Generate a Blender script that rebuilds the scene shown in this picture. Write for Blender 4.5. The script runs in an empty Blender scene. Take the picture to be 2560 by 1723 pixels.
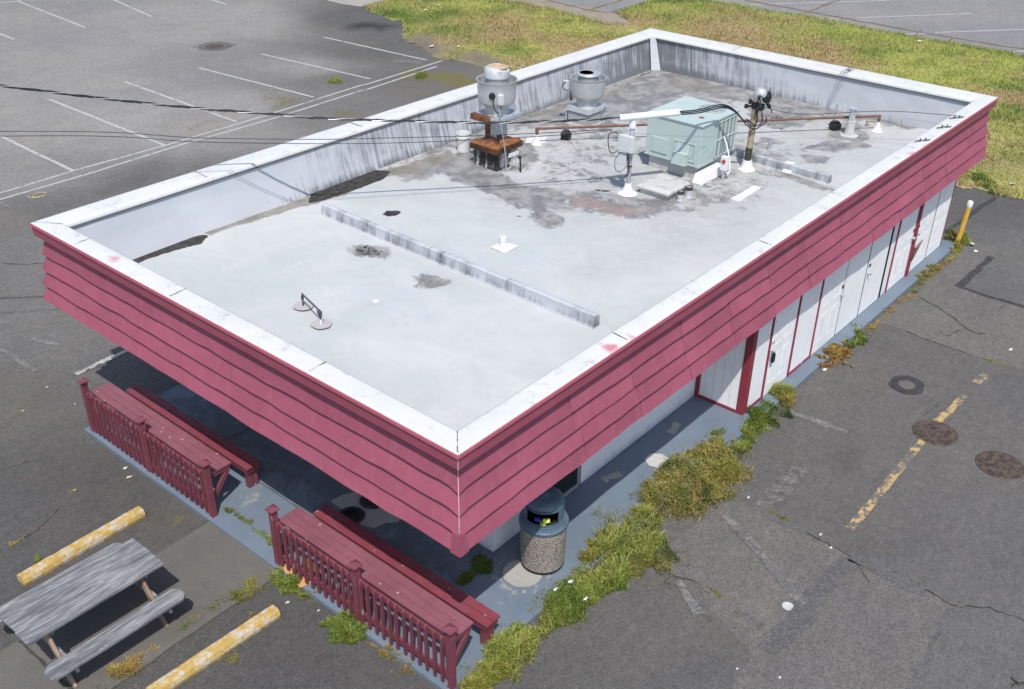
import bpy, math, random
import numpy as np
from mathutils import Vector, Matrix

random.seed(7); rng = np.random.default_rng(7)
SC = bpy.context.scene
COL = SC.collection

# ------------------------------------------------------------------ camera, sky, sun, exposure
cam = bpy.data.cameras.new('camera'); cam.lens = 35.754; cam.sensor_width = 36.0
cam.clip_start = 0.1; cam.clip_end = 500
camo = bpy.data.objects.new('camera', cam); COL.objects.link(camo); SC.camera = camo
_x = (0.64737176, -0.76205889, 0.01326854)
_y = (0.38014068, 0.33792192, 0.86098888)
_z = (-0.66060796, -0.55233597, 0.50845069)
camo.matrix_world = Matrix(((_x[0], _y[0], _z[0], 0), (_x[1], _y[1], _z[1], 0), (_x[2], _y[2], _z[2], 9.8), (0, 0, 0, 1)))

SUN = Vector((-0.437, -0.424, 1.0)).normalized()
w = bpy.data.worlds.new('World'); SC.world = w; w.use_nodes = True
nt = w.node_tree; bg = nt.nodes['Background']
sky = nt.nodes.new('ShaderNodeTexSky'); sky.sky_type = 'NISHITA'; sky.sun_disc = False
sky.sun_elevation = math.asin(SUN.z); sky.sun_rotation = math.atan2(SUN.x, SUN.y) % (2*math.pi)
sky.air_density = 1.0; sky.dust_density = 1.5
nt.links.new(sky.outputs[0], bg.inputs[0]); bg.inputs[1].default_value = 0.15
sl = bpy.data.lights.new('sun', 'SUN'); sl.energy = 3.9; sl.angle = math.radians(0.5); sl.color = (1.0, 0.955, 0.89)
so = bpy.data.objects.new('sun', sl); COL.objects.link(so)
so.rotation_euler = SUN.to_track_quat('Z', 'Y').to_euler(); so.location = (0, 0, 40)
SC.view_settings.view_transform = 'Standard'; SC.view_settings.look = 'None'
SC.view_settings.exposure = 0.18; SC.view_settings.gamma = 1.0
try: SC.view_settings.use_curve_mapping = False
except Exception: pass

# ------------------------------------------------------------------ numpy noise and polygon masks
def _hash(ix, iy, seed):
    h = (ix.astype(np.int64)*374761393 + iy.astype(np.int64)*668265263 + seed*1274126177) & 0xffffffff
    h = ((h ^ (h >> 13))*1274126177) & 0xffffffff
    return ((h ^ (h >> 16)) & 0xffff)/65535.0
def vnoise(x, y, s, seed=0):
    x = np.asarray(x, float)*s; y = np.asarray(y, float)*s
    ix = np.floor(x); iy = np.floor(y); fx = x-ix; fy = y-iy
    fx = fx*fx*(3-2*fx); fy = fy*fy*(3-2*fy)
    a = _hash(ix, iy, seed); b = _hash(ix+1, iy, seed); c = _hash(ix, iy+1, seed); d = _hash(ix+1, iy+1, seed)
    return (a*(1-fx)+b*fx)*(1-fy)+(c*(1-fx)+d*fx)*fy
def fbm(x, y, s, seed=0, o=4):
    t = 0; a = 0.5; n = 0
    for k in range(o):
        t = t+a*vnoise(x, y, s*2**k, seed+k*17); n += a; a *= 0.5
    return t/n
def polysd(x, y, poly):                                   # signed distance, positive inside
    p = np.asarray(poly, float); n = len(p)
    d = np.full(x.shape, 1e9); ins = np.zeros(x.shape, bool)
    for i in range(n):
        ax, ay = p[i]; bx, by = p[(i+1) % n]
        ex, ey = bx-ax, by-ay
        t = np.clip(((x-ax)*ex+(y-ay)*ey)/(ex*ex+ey*ey+1e-12), 0, 1)
        d = np.minimum(d, np.hypot(x-ax-t*ex, y-ay-t*ey))
        if ay != by:
            c = ((ay > y) != (by > y)) & (x < (bx-ax)*(y-ay)/(by-ay)+ax)
            ins ^= c
    return np.where(ins, d, -d)
def pmask(x, y, poly, soft=0.2, wob=0.15, ws=1.5, seed=3):
    xx = x+(fbm(x, y, ws, seed)-.5)*2*wob; yy = y+(fbm(x, y, ws, seed+50)-.5)*2*wob
    return np.clip(polysd(xx, yy, poly)/soft*.5+.5, 0, 1)
def linesd(x, y, pts):
    d = np.full(x.shape, 1e9)
    for (ax, ay), (bx, by) in zip(pts[:-1], pts[1:]):
        ex, ey = bx-ax, by-ay
        t = np.clip(((x-ax)*ex+(y-ay)*ey)/(ex*ex+ey*ey+1e-12), 0, 1)
        d = np.minimum(d, np.hypot(x-ax-t*ex, y-ay-t*ey))
    return d

# ------------------------------------------------------------------ material helpers
class NT:
    def __init__(s, name, rough=0.7, metal=0.0, spec=0.3):
        s.m = bpy.data.materials.new(name); s.m.use_nodes = True; s.t = s.m.node_tree
        s.b = s.t.nodes['Principled BSDF']; s.b.inputs['Roughness'].default_value = rough
        s.b.inputs['Metallic'].default_value = metal; s.b.inputs['Specular IOR Level'].default_value = spec
        s._p = None
    def n(s, typ, **kw):
        a = s.t.nodes.new(typ)
        for k, v in kw.items(): setattr(a, k, v)
        return a
    def put(s, sock, v):
        if isinstance(v, bpy.types.NodeSocket): s.t.links.new(v, sock)
        elif isinstance(v, (tuple, list)): sock.default_value = tuple(v)+((1.0,) if len(v) == 3 and sock.type == 'RGBA' else ())
        else: sock.default_value = v
    def pos(s, local=False):
        if local: return s.n('ShaderNodeTexCoord').outputs['Object']
        if s._p is None: s._p = s.n('ShaderNodeNewGeometry').outputs['Position']
        return s._p
    def scaled(s, v, sc):
        a = s.n('ShaderNodeVectorMath', operation='MULTIPLY'); s.put(a.inputs[0], v); a.inputs[1].default_value = sc
        return a.outputs[0]
    def noise(s, scale, detail=4, rough=0.6, vec=None, dist=0.0, col=False):
        a = s.n('ShaderNodeTexNoise'); a.inputs['Scale'].default_value = scale; a.inputs['Detail'].default_value = detail
        a.inputs['Roughness'].default_value = rough; a.inputs['Distortion'].default_value = dist
        s.put(a.inputs['Vector'], vec if vec is not None else s.pos()); return a.outputs['Color' if col else 'Fac']
    def voro(s, scale, vec=None, out='Distance', feature='F1'):
        a = s.n('ShaderNodeTexVoronoi', feature=feature); a.inputs['Scale'].default_value = scale
        s.put(a.inputs['Vector'], vec if vec is not None else s.pos()); return a.outputs[out]
    def step(s, v, lo, hi):
        a = s.n('ShaderNodeMapRange', interpolation_type='SMOOTHSTEP'); s.put(a.inputs[0], v)
        s.put(a.inputs[1], lo); s.put(a.inputs[2], hi); return a.outputs[0]
    def lin(s, v, lo, hi, a0, a1):
        a = s.n('ShaderNodeMapRange'); s.put(a.inputs[0], v)
        for i, q in enumerate((lo, hi, a0, a1)): a.inputs[i+1].default_value = q
        return a.outputs[0]
    def mix(s, f, a, b, mode='MIX'):
        x = s.n('ShaderNodeMix', data_type='RGBA', blend_type=mode); s.put(x.inputs[0], f)
        s.put(x.inputs[6], a); s.put(x.inputs[7], b); return x.outputs[2]
    def math(s, op, a, b=0.0):
        x = s.n('ShaderNodeMath', operation=op); s.put(x.inputs[0], a); s.put(x.inputs[1], b); return x.outputs[0]
    def mul(s, a, b): return s.math('MULTIPLY', a, b)
    def add(s, a, b): return s.math('ADD', a, b)
    def attr(s, name, out='Fac'):
        a = s.n('ShaderNodeAttribute', attribute_name=name); return a.outputs[out]
    def scale(s, colr, f):
        x = s.n('ShaderNodeMix', data_type='RGBA', blend_type='MULTIPLY'); x.inputs[0].default_value = 1
        s.put(x.inputs[6], colr); 
        c = s.n('ShaderNodeCombineColor'); [s.put(c.inputs[i], f) for i in range(3)]
        s.put(x.inputs[7], c.outputs[0]); return x.outputs[2]
    def xyz(s, v=None):
        a = s.n('ShaderNodeSeparateXYZ'); s.put(a.inputs[0], v if v is not None else s.pos()); return a.outputs
    def rnd(s): return s.n('ShaderNodeObjectInfo').outputs['Random']
    def bump(s, h, strength=0.3, dist=0.01):
        a = s.n('ShaderNodeBump'); a.inputs['Strength'].default_value = strength; a.inputs['Distance'].default_value = dist
        s.put(a.inputs['Height'], h); s.t.links.new(a.outputs[0], s.b.inputs['Normal'])
    def base(s, c): s.put(s.b.inputs['Base Color'], c); return s.m
    def rough(s, v): s.put(s.b.inputs['Roughness'], v)

def paint(name, colr, var=0.12, sc=3.0, rough=0.6, dirt=None, dsc=2.0, damt=0.3, spec=0.3, metal=0.0, fleck=None, fth=0.68, fsc=9.0, bump=0.0, local=False):
    k = NT(name, rough, metal, spec); v = k.pos(local)
    c = k.scale(colr, k.lin(k.noise(sc, 5, .65, v), .25, .75, 1-var, 1+var))
    if dirt: c = k.mix(k.mul(k.step(k.noise(dsc, 6, .7, v), .5, .72), damt), c, dirt)
    if fleck: c = k.mix(k.step(k.noise(fsc, 3, .6, v), fth, fth+.04), c, fleck)
    if bump: k.bump(k.noise(40, 3, .6, v), bump, .004)
    return k.base(c)

M = {}
def asphalt_color(k, dark=1.0, brown=0.0):
    big = k.noise(.22, 5, .6); med = k.noise(1.7, 5, .7); fine = k.noise(55, 3, .75); grit = k.voro(85)
    c = k.mix(k.step(big, .35, .68), (.104*dark, .103*dark, .104*dark), (.122*dark, .118*dark, .113*dark))
    c = k.scale(c, k.lin(med, .25, .75, .88, 1.12)); c = k.scale(c, k.lin(k.noise(8, 5, .75), .3, .7, .80, 1.22))
    c = k.scale(c, k.lin(fine, .28, .72, .55, 1.48))
    c = k.scale(c, k.lin(k.noise(26, 2, .6), .3, .7, .80, 1.22))
    c = k.mix(k.mul(k.step(k.voro(30), .16, .08), .42), c, (.30, .29, .27))
    c = k.mix(k.mul(k.step(k.noise(120, 1, .5), .64, .75), .45), c, (.30, .29, .27))
    c = k.mix(k.mul(k.step(grit, .05, .0), .5), c, (.03, .03, .03))
    spot = k.voro(2.6, k.scaled(k.pos(), (1, 1, 0)), 'Distance')
    c = k.mix(k.mul(k.step(spot, .030, .016), .55), c, (.36, .36, .34))
    return c
def asphalt_mat(name, dark=1.0, tint=None, attr=False):
    k = NT(name, .88, 0, .25); c = asphalt_color(k, dark)
    if tint: c = k.mix(.5, c, k.mix(1.0, c, tint, 'MULTIPLY'))
    if attr:
        c = k.scale(c, k.attr('tone'))
        c = k.mix(k.mul(k.attr('brown'), k.lin(k.noise(3, 5, .7), .3, .7, .2, 1.0)), c, k.mix(k.noise(30, 3), (.10, .085, .062), (.17, .15, .115)))
        moss = k.step(k.add(k.attr('moss'), k.mul(k.add(k.noise(7, 6, .75), -.5), 1.1)), .45, .62)
        c = k.mix(k.mul(moss, .8), c, k.mix(k.noise(25, 3), (.07, .075, .02), (.19, .15, .055)))
    h = k.add(k.mul(k.noise(60, 3, .7), .6), k.mul(k.noise(5, 4, .6), .6)); k.bump(h, .45, .006)
    return k.base(c)
M['asphalt'] = asphalt_mat('weathered asphalt', 1.0, (1.03, 1.0, .955), True)
M['asphalt_old'] = asphalt_mat('old worn asphalt', .98, (1.06, 1.0, .92))
M['asphalt_new'] = asphalt_mat('dark asphalt patch', .85, (.97, .99, 1.05))
M['asphalt_pale'] = asphalt_mat('pale far asphalt', 1.75, (1.0, 1.0, .99))
k = NT('tar seal', .6, 0, .35); c = k.mix(k.step(k.noise(8, 5, .7), .35, .7), (.030, .030, .032), (.058, .057, .056)); M['tar'] = k.base(c)
M['crack'] = paint('crack filler dirt', (.046, .043, .037), .4, 9, .9, (.09, .085, .07), 6, .6)
def marking(name, colr, wear, dark=1.0, sc=7.0, base=None):
    k = NT(name, .8, 0, .25); a = asphalt_color(k, dark)
    a = k.scale(a, k.attr('tone')) if False else a
    n = k.add(k.mul(k.noise(sc, 7, .78), .75), k.mul(k.noise(1.1, 3, .6), .25))
    f = k.step(n, wear-.035, wear+.035)
    pc = k.scale(colr, k.lin(k.noise(45, 3), .3, .7, .8, 1.12))
    c = k.mix(k.math('SUBTRACT', 1.0, f), a, pc) if False else k.mix(f, pc, a)
    return k.base(c)
M['line_white'] = marking('worn white line paint', (.40, .40, .385), .565)
M['line_faint'] = marking('faded white line paint', (.20, .198, .185), .47, 1.0, 12)
M['line_ghost'] = marking('ghost line paint', (.19, .182, .165), .44, 1.0, 14)
M['line_yellow'] = marking('worn yellow line paint', (.44, .31, .13), .490, .95, 6.5)
def concrete(name, colr, var=.14, spots=(.06, .055, .05)):
    k = NT(name, .88, 0, .2)
    c = k.scale(colr, k.lin(k.noise(.9, 6, .65), .3, .7, 1-var, 1+var))
    c = k.scale(c, k.lin(k.noise(38, 4, .8), .25, .75, .74, 1.24))
    c = k.mix(k.mul(k.step(k.noise(4, 6, .75), .56, .72), .35), c, spots)
    c = k.mix(k.mul(k.step(k.noise(100, 1), .66, .76), .4), c, (.36, .34, .30))
    k.bump(k.noise(50, 4, .7), .35, .005); return k.base(c)
M['concrete'] = concrete('worn concrete', (.118, .113, .104))
M['concrete_pale'] = concrete('pale concrete', (.30, .285, .26))
M['concrete_bare'] = concrete('bare concrete patch', (.33, .325, .30))
M['concrete_spot'] = concrete('whitish cement skim', (.44, .44, .42), .1)
M['dirt_path'] = concrete('trodden dirt', (.25, .215, .17), .2, (.12, .1, .07))
M['soil'] = concrete('bare soil', (.17, .12, .075), .25, (.07, .05, .03))
# painted slab
k = NT('blue grey floor paint', .55, 0, .35)
c = k.scale((.135, .172, .218), k.lin(k.noise(.8, 5, .6), .3, .7, .86, 1.14))
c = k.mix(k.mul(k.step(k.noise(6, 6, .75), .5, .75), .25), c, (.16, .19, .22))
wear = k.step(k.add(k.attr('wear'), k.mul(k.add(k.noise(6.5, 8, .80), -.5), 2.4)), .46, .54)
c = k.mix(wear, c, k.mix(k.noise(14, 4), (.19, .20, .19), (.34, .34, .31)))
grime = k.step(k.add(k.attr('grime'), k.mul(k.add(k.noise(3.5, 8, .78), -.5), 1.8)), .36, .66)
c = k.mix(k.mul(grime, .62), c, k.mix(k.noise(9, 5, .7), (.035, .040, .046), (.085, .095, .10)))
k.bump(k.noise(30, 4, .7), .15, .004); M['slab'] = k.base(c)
# roof membrane
k = NT('roof membrane', .62, 0, .3)
c = k.mix(k.step(k.noise(.55, 5, .6, None, .6), .35, .7), (.415, .442, .446), (.485, .492, .495))
c = k.scale(c, k.lin(k.noise(2.2, 5, .65, k.scaled(k.pos(), (1, .45, 1)), .8), .3, .7, .955, 1.03))
c = k.mix(k.mul(k.step(k.noise(1.3, 8, .74, None, 1.2), .55, .68), .38), c, (.37, .375, .355))
c = k.mix(k.mul(k.step(k.noise(3.2, 9, .8, k.scaled(k.pos(), (.7, 1.4, 1)), .9), .57, .68), .40), c, (.545, .55, .55))
c = k.mix(k.mul(k.step(k.noise(30, 5, .75), .60, .72), .35), c, (.30, .31, .31))
c = k.mix(k.mul(k.step(k.noise(15, 4, .7), .70, .75), .7), c, (.20, .21, .22))
c = k.mix(k.mul(k.attr('age'), k.lin(k.noise(2.6, 7, .75, None, .8), .35, .65, .25, 1.0)), c, (.345, .338, .325))
nz = k.mul(k.add(k.noise(4.2, 9, .80, None, .7), -.5), 2.6)
nz2 = k.mul(k.add(k.noise(1.7, 8, .78, k.scaled(k.pos(), (1.0, .55, 1)), 1.0), -.5), 2.6)
g1 = k.step(k.add(k.attr('grey'), k.add(k.mul(nz, .75), k.mul(nz2, .55))), .34, .62)
c = k.mix(k.mul(g1, .9), c, k.mix(k.step(k.noise(3.1, 7, .7), .4, .62), (.135, .137, .140), (.275, .270, .262)))
b1 = k.step(k.add(k.attr('brown'), k.mul(nz, .22)), .34, .56)
c = k.mix(k.mul(b1, .95), c, k.mix(k.step(k.noise(2.3, 6, .7), .35, .65), (.145, .135, .115), (.245, .232, .21)))
r1 = k.step(k.add(k.attr('red'), k.mul(k.add(k.noise(7, 8, .8, k.scaled(k.pos(), (.6, 1.6, 1)), .6), -.5), 1.5)), .48, .72)
c = k.mix(k.mul(r1, .75), c, k.mix(k.noise(6, 4), (.19, .125, .115), (.33, .25, .235)))
d1 = k.step(k.add(k.attr('dark'), k.mul(k.add(k.noise(13, 8, .85), -.5), .9)), .50, .60)
c = k.mix(k.mul(d1, .99), c, k.mix(k.step(k.noise(9, 6, .75), .35, .68), (.010, .009, .008), (.060, .055, .048)))
w1 = k.step(k.add(k.attr('white'), k.mul(k.add(k.noise(9, 5, .7), -.5), .4)), .45, .62)
c = k.mix(w1, c, (.60, .60, .60))
k.rough(k.lin(k.attr('wet'), 0, 1, .62, .50))
k.bump(k.add(k.mul(k.noise(22, 5, .7), .5), k.noise(1.6, 4, .6)), .25, .012); M['roof'] = k.base(c)
# parapet membrane with vertical grime streaks
k = NT('streaked parapet membrane', .6, 0, .3)
c = k.scale((.43, .45, .485), k.lin(k.noise(.8, 5, .6), .3, .7, .93, 1.06))
cb3 = k.n('ShaderNodeCombineXYZ'); k.put(cb3.inputs[0], k.attr('along')); k.put(cb3.inputs[2], k.xyz()[2]); av = cb3.outputs[0]
sv = k.scaled(av, (14, 1, .8))
st = k.add(k.mul(k.noise(1.0, 7, .74, sv), .58), k.mul(k.noise(1.3, 5, .7, k.scaled(av, (1, 1, .8))), .42))
gm = k.step(k.add(k.attr('grime'), k.mul(k.add(st, -.5), 3.0)), .38, 1.0)
c = k.mix(k.mul(gm, .88), c, (.095, .105, .118))
wh = k.step(k.noise(1.0, 5, .7, k.scaled(av, (17, 1, 1.0))), .64, .74)
c = k.mix(k.mul(k.mul(wh, gm), .8), c, (.45, .46, .48))
k.bump(k.noise(1.4, 5, .6), .35, .03); M['parapet'] = k.base(c)
# coping
k = NT('white painted coping metal', .5, 0, .35)
c = k.scale((.575, .58, .578), k.lin(k.noise(1.5, 5, .6), .3, .7, .95, 1.04))
c = k.mix(k.mul(k.step(k.noise(4.2, 9, .84), .53, .66), .62), c, (.30, .295, .28))
c = k.mix(k.mul(k.step(k.noise(1.1, 6, .7, None, .8), .50, .70), .35), c, (.50, .49, .47))
c = k.mix(k.mul(k.step(k.noise(16, 4, .7), .74, .79), .8), c, (.16, .15, .14))
pk = k.step(k.add(k.attr('pink'), k.mul(k.add(k.noise(6, 6, .8, k.scaled(k.pos(), (1, .6, 1))), -.5), .9)), .40, .95)
c = k.mix(k.mul(pk, .85), c, (.52, .13, .18))
k.bump(k.noise(2.5, 4, .6), .15, .02); M['coping'] = k.base(c)
M['seam'] = paint('roof seam', (.405, .415, .43), .06, 6, .7)
M['hip'] = paint('worn hip edge', (.50, .28, .32), .15, 9, .6)
M['curb_grey'] = paint('shade greyed curb membrane with dirt', (.33, .335, .35), .12, 4, .65, (.16, .16, .16), 6, .6)  # base greyed to carry the shade on the curb sides, plus dirt blotches
M['spun'] = paint('dull spun aluminium', (.46, .475, .49), .06, 2.5, .36, (.26, .26, .26), 5, .45, .5, .35)
M['dark_pipe'] = paint('dark grey pipe', (.065, .07, .08), .2, 9, .55)
M['joint'] = paint('joint dirt', (.13, .13, .125), .3, 12, .9)
# faded maroon cladding and its trim
def maroon(name, colr, pale, dark, streak=(9, 9, .8), rough=.55, board=True):
    k = NT(name, rough, 0, .3)
    c = k.scale(colr, k.lin(k.noise(.9, 6, .7), .3, .7, .84, 1.14))
    if board: c = k.scale(c, k.lin(k.attr('tint'), 0, 1, .90, 1.09))
    n = k.noise(1.0, 7, .78, k.scaled(k.pos(), streak))
    c = k.mix(k.mul(k.step(n, .48, .74), .55), c, pale)
    c = k.mix(k.mul(k.step(k.noise(1.0, 6, .78, k.scaled(k.pos(), (26, 26, 1.3))), .54, .72), .50), c, dark)
    c = k.mix(k.mul(k.step(k.noise(1.0, 6, .8, k.scaled(k.pos(), (34, 34, 2.2))), .66, .72), .45), c, (.50, .24, .30))
    c = k.mix(k.mul(k.step(k.noise(26, 3, .6), .73, .77), .7), c, (.16, .03, .06))
    k.bump(k.noise(1.0, 6, .75, k.scaled(k.pos(), (30, 30, 3))), .45, .010); return k.base(c)
M['skirt'] = maroon('faded maroon shingle', (.300, .079, .122), (.375, .122, .175), (.19, .038, .066))
M['fascia'] = maroon('faded maroon fascia', (.305, .076, .110), (.38, .118, .155), (.21, .046, .068), (2, 2, 2), .5, False)
M['trim_red'] = paint('maroon trim paint', (.23, .035, .055), .12, 4, .5)
def bench_mat(name, colr, fleck):
    k = NT(name, .55, 0, .35); v = k.pos()
    c = k.scale(colr, k.lin(k.noise(2, 5, .65), .3, .7, .84, 1.14))
    c = k.scale(c, k.lin(k.noise(1.0, 4, .7, k.scaled(v, (22, 1.2, 22))), .3, .7, .90, 1.10))
    wn = k.math('MAXIMUM', k.step(k.noise(5.5, 7, .78, k.scaled(v, (1, .5, 1))), .655, .69), k.step(k.voro(5.2, k.scaled(v, (1, 1, .3))), .105, .08))
    c = k.mix(k.mul(wn, fleck), c, (.42, .36, .36))
    c = k.mix(k.mul(k.step(k.noise(2.1, 5, .7), .5, .75), .35), c, (.27, .12, .17))
    k.bump(k.noise(1.0, 4, .7, k.scaled(v, (60, 3, 60))), .25, .003); return k.base(c)
M['bench'] = bench_mat('maroon bench paint', (.165, .043, .060), .6)
M['bench_top'] = bench_mat('sun bleached maroon table paint', (.215, .078, .100), .85)
M['bench_dark'] = bench_mat('dark maroon seat paint', (.195, .044, .060), .5)
# white walls and doors
k = NT('white wall paint', .5, 0, .35)
c = k.scale((.78, .79, .80), k.lin(k.noise(1.2, 5, .6), .3, .7, .95, 1.04))
c = k.mix(k.mul(k.step(k.noise(1, 6, .75, k.scaled(k.pos(), (9, 9, .8))), .56, .8), .35), c, (.5, .53, .56))
zz = k.xyz()[2]
c = k.mix(k.mul(k.step(k.add(k.mul(k.noise(6, 6, .75), .5), k.lin(zz, .05, .55, .35, -.15)), .42, .62), .45), c, (.30, .31, .30)); M['wall'] = k.base(c)
M['door'] = paint('white door paint', (.80, .81, .82), .04, 3, .45, (.5, .52, .53), 5, .25, .4)
M['glass'] = paint('dark window glass', (.012, .018, .020), .2, 2, .06, spec=.5)
M['alu'] = paint('aluminium frame', (.42, .45, .47), .08, 6, .42, metal=.6)
M['galv'] = None
def galv(name, colr=(.52, .55, .58), stain=(.10, .09, .08), amt=.5, metal=.75, rough=.38):
    k = NT(name, rough, metal, .5)
    c = k.scale(colr, k.lin(k.voro(14, None, 'Color'), .2, .8, .88, 1.1))
    c = k.mix(k.mul(k.step(k.noise(1, 6, .75, k.scaled(k.pos(), (6, 6, 1.3))), .55, .72), amt), c, stain)
    k.bump(k.noise(5, 3, .5), .12, .01); return k.base(c)
M['galv'] = galv('spun aluminium', (.62, .64, .66), (.33, .34, .35), .35, .55, .42)
M['galv_dirty'] = galv('stained galvanised sheet', (.42, .46, .50), (.06, .05, .045), .8, .35, .5)
k = NT('rusty steel', .8, .1, .3)
c = k.mix(k.step(k.noise(4.5, 7, .75), .42, .70), (.070, .036, .022), (.235, .092, .036))
c = k.mix(k.step(k.noise(9, 6, .7), .60, .72), c, (.035, .024, .018)); k.bump(k.noise(20, 4), .4, .01); M['rust'] = k.base(c)
k = NT('rust orange deposit', .85, 0, .2); M['rust_hot'] = k.base(k.mix(k.step(k.noise(6, 6, .7), .4, .65), (.27, .105, .042), (.10, .045, .024)))
M['rust_pipe'] = paint('rusty brown pipe', (.165, .085, .062), .3, 12, .8)
k = NT('white curb with black grease streaks', .6, 0, .3)
n = k.add(k.noise(1, 6, .75, k.scaled(k.pos(), (7, 7, .8))), k.lin(k.xyz()[0], 14.10, 14.6, -.07, .12))
M['grease'] = k.base(k.mix(k.step(n, .44, .58), (.022, .020, .019), (.38, .38, .385)))
M['white_flash'] = paint('bright white flashing coat', (.66, .66, .65), .05, 6, .6)
M['white_pvc'] = paint('white conduit', (.66, .68, .70), .05, 5, .4)
M['grey_pipe'] = paint('grey painted conduit', (.30, .32, .36), .12, 8, .5, (.12, .12, .12), 6, .4)
M['box_grey'] = paint('pale grey junction box', (.52, .54, .55), .06, 6, .5)
M['ac'] = paint('pale green unit enamel', (.400, .480, .470), .045, 2.0, .48, (.30, .36, .35), 3, .35)
M['ac_dark'] = paint('shaded coil fins', (.25, .30, .30), .1, 30, .7)
M['ac_line'] = paint('white guard bar', (.50, .57, .56), .05, 5, .5)
M['black'] = paint('black plastic', (.018, .018, .019), .2, 10, .5)
M['cable'] = paint('black cable sheath', (.016, .016, .022), .2, 10, .45)
M['wire_bare'] = paint('bare aluminium strand', (.30, .30, .30), .1, 30, .4, metal=.5)
M['pole_wood'] = paint('weathered mast paint', (.34, .27, .17), .25, 9, .75, (.12, .09, .06), 7, .7)
M['hatch'] = paint('roof hatch coat', (.46, .46, .45), .06, 4, .65, (.22, .22, .20), 9, .75)
M['bucket'] = paint('white plastic bucket', (.62, .63, .63), .05, 6, .4, (.4, .4, .38), 5, .3)
k = NT('exposed aggregate concrete', .9, 0, .2)
c = k.mix(k.step(k.voro(75, None, 'Color'), .2, .8), (.16, .14, .118), (.38, .34, .30))
c = k.mix(k.mul(k.step(k.voro(90), .50, .80), .6), c, (.06, .052, .045)); k.bump(k.voro(42), .6, .012); M['aggregate'] = k.base(c)
M['lid'] = paint('blue grey plastic lid', (.075, .118, .160), .14, 5, .42, (.18, .22, .25), 4, .5, .4, 0, (.45, .47, .48), .71, 22)
M['yellow_post'] = paint('yellow bollard paint', (.60, .36, .06), .08, 4, .55, (.35, .22, .06), 7, .6)
k = NT('flaking yellow paint on concrete', .85, 0, .25)
ye = k.scale((.46, .315, .095), k.lin(k.noise(8, 5, .7), .3, .7, .82, 1.15))
wk = k.step(k.noise(8, 9, .80), .50, .56); c = k.mix(wk, ye, k.mix(k.noise(12, 4), (.36, .335, .29), (.52, .50, .46)))
c = k.mix(k.mul(k.step(k.noise(17, 6, .75), .61, .66), .8), c, (.10, .085, .06)); k.bump(k.noise(24, 6, .75), .6, .012); M['stop'] = k.base(c)
k = NT('weathered grey timber', .85, 0, .2); v = k.pos()
g = k.noise(1.0, 7, .72, k.scaled(v, (2.6, 34, 34))); big = k.noise(1.0, 5, .65, k.scaled(v, (1.1, 8, 8)), .6)
c = k.mix(k.step(g, .34, .66), (.105, .11, .122), (.305, .31, .325)); c = k.mix(k.mul(k.step(big, .42, .64), .80), c, (.095, .10, .112)); c = k.mix(k.mul(k.step(k.noise(1, 6, .75, k.scaled(v, (3, 9, 9))), .56, .70), .6), c, (.38, .385, .40))
c = k.mix(k.mul(k.step(k.noise(1, 6, .7, k.scaled(v, (7, 20, 20))), .64, .72), .7), c, (.05, .05, .055)); k.bump(g, .6, .006); M['timber'] = k.base(c)
k = NT('brown leg timber', .85, 0, .2); g = k.noise(1, 6, .7, k.scaled(k.pos(), (30, 4, 4))); M['timber_brown'] = k.base(k.mix(k.step(g, .35, .65), (.16, .105, .072), (.34, .255, .19)))
k = NT('rusted cast iron', .7, .2, .4); c = k.mix(k.step(k.noise(11, 5, .7), .4, .6), (.052, .040, .034), (.115, .085, .066)); M['iron'] = k.base(c)
k = NT('dark rusty sheet', .8, .1, .3)
c = k.mix(k.step(k.noise(4.5, 7, .75), .42, .68), (.040, .023, .016), (.150, .062, .028)); k.bump(k.noise(20, 4), .4, .01); M['rust_dark'] = k.base(c)
M['fan_cap_mat'] = galv('dull cap metal', (.50,.53,.56), (.30,.27,.23), .5, .2, .6)
M['cap_rust'] = paint('rusty cap top', (.48,.34,.22), .2, 6, .85, (.40,.17,.06), 4, .8)
M['patch_grey'] = paint('grey membrane patch', (.385,.372,.372), .05, 5, .7)
M['red_handle'] = paint('red switch handle', (.45,.03,.03), .1, 5, .5)
M['label_blue'] = paint('blue printed pipe label', (.40,.42,.50), .05, 5, .5, (.06,.07,.25), 30, .9)
M['iron_dark'] = paint('dark iron tread', (.03,.025,.022), .2, 9, .7)
M['cardboard'] = paint('cardboard', (.52, .285, .11), .12, 6, .85)
M['paper'] = paint('white paper', (.60, .60, .585), .06, 20, .7)
M['paper_cream'] = paint('cream paper', (.62, .52, .38), .1, 20, .7)
M['straw'] = paint('pale straw twine', (.45, .37, .20), .15, 20, .8)
M['blue_pack'] = paint('blue wrapper', (.02, .03, .28), .1, 20, .35)
M['lime_pack'] = paint('yellow green wrapper', (.55, .62, .10), .1, 20, .4)
M['clear_pack'] = paint('clear bottle plastic', (.45, .47, .47), .15, 30, .25)
M['stone'] = paint('pale stone', (.42, .42, .38), .15, 9, .85)
def leaf_mat(name, tr=.35):
    k = NT(name, .6, 0, .25); c = k.attr('col', 'Color'); k.base(c)
    t = k.n('ShaderNodeBsdfTranslucent'); k.put(t.inputs[0], k.scale(c, 1.25)); mx = k.n('ShaderNodeMixShader'); mx.inputs[0].default_value = tr
    out = k.t.nodes['Material Output']; k.t.links.new(k.b.outputs[0], mx.inputs[1]); k.t.links.new(t.outputs[0], mx.inputs[2]); k.t.links.new(mx.outputs[0], out.inputs[0]); return k.m
M['leaf'] = leaf_mat('grass blades')
k = NT('grass soil', .95, 0, .1); c = k.attr('col', 'Color'); M['turf'] = k.base(k.scale(c, k.lin(k.noise(14, 6, .75), .3, .7, .6, 1.25)))

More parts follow.
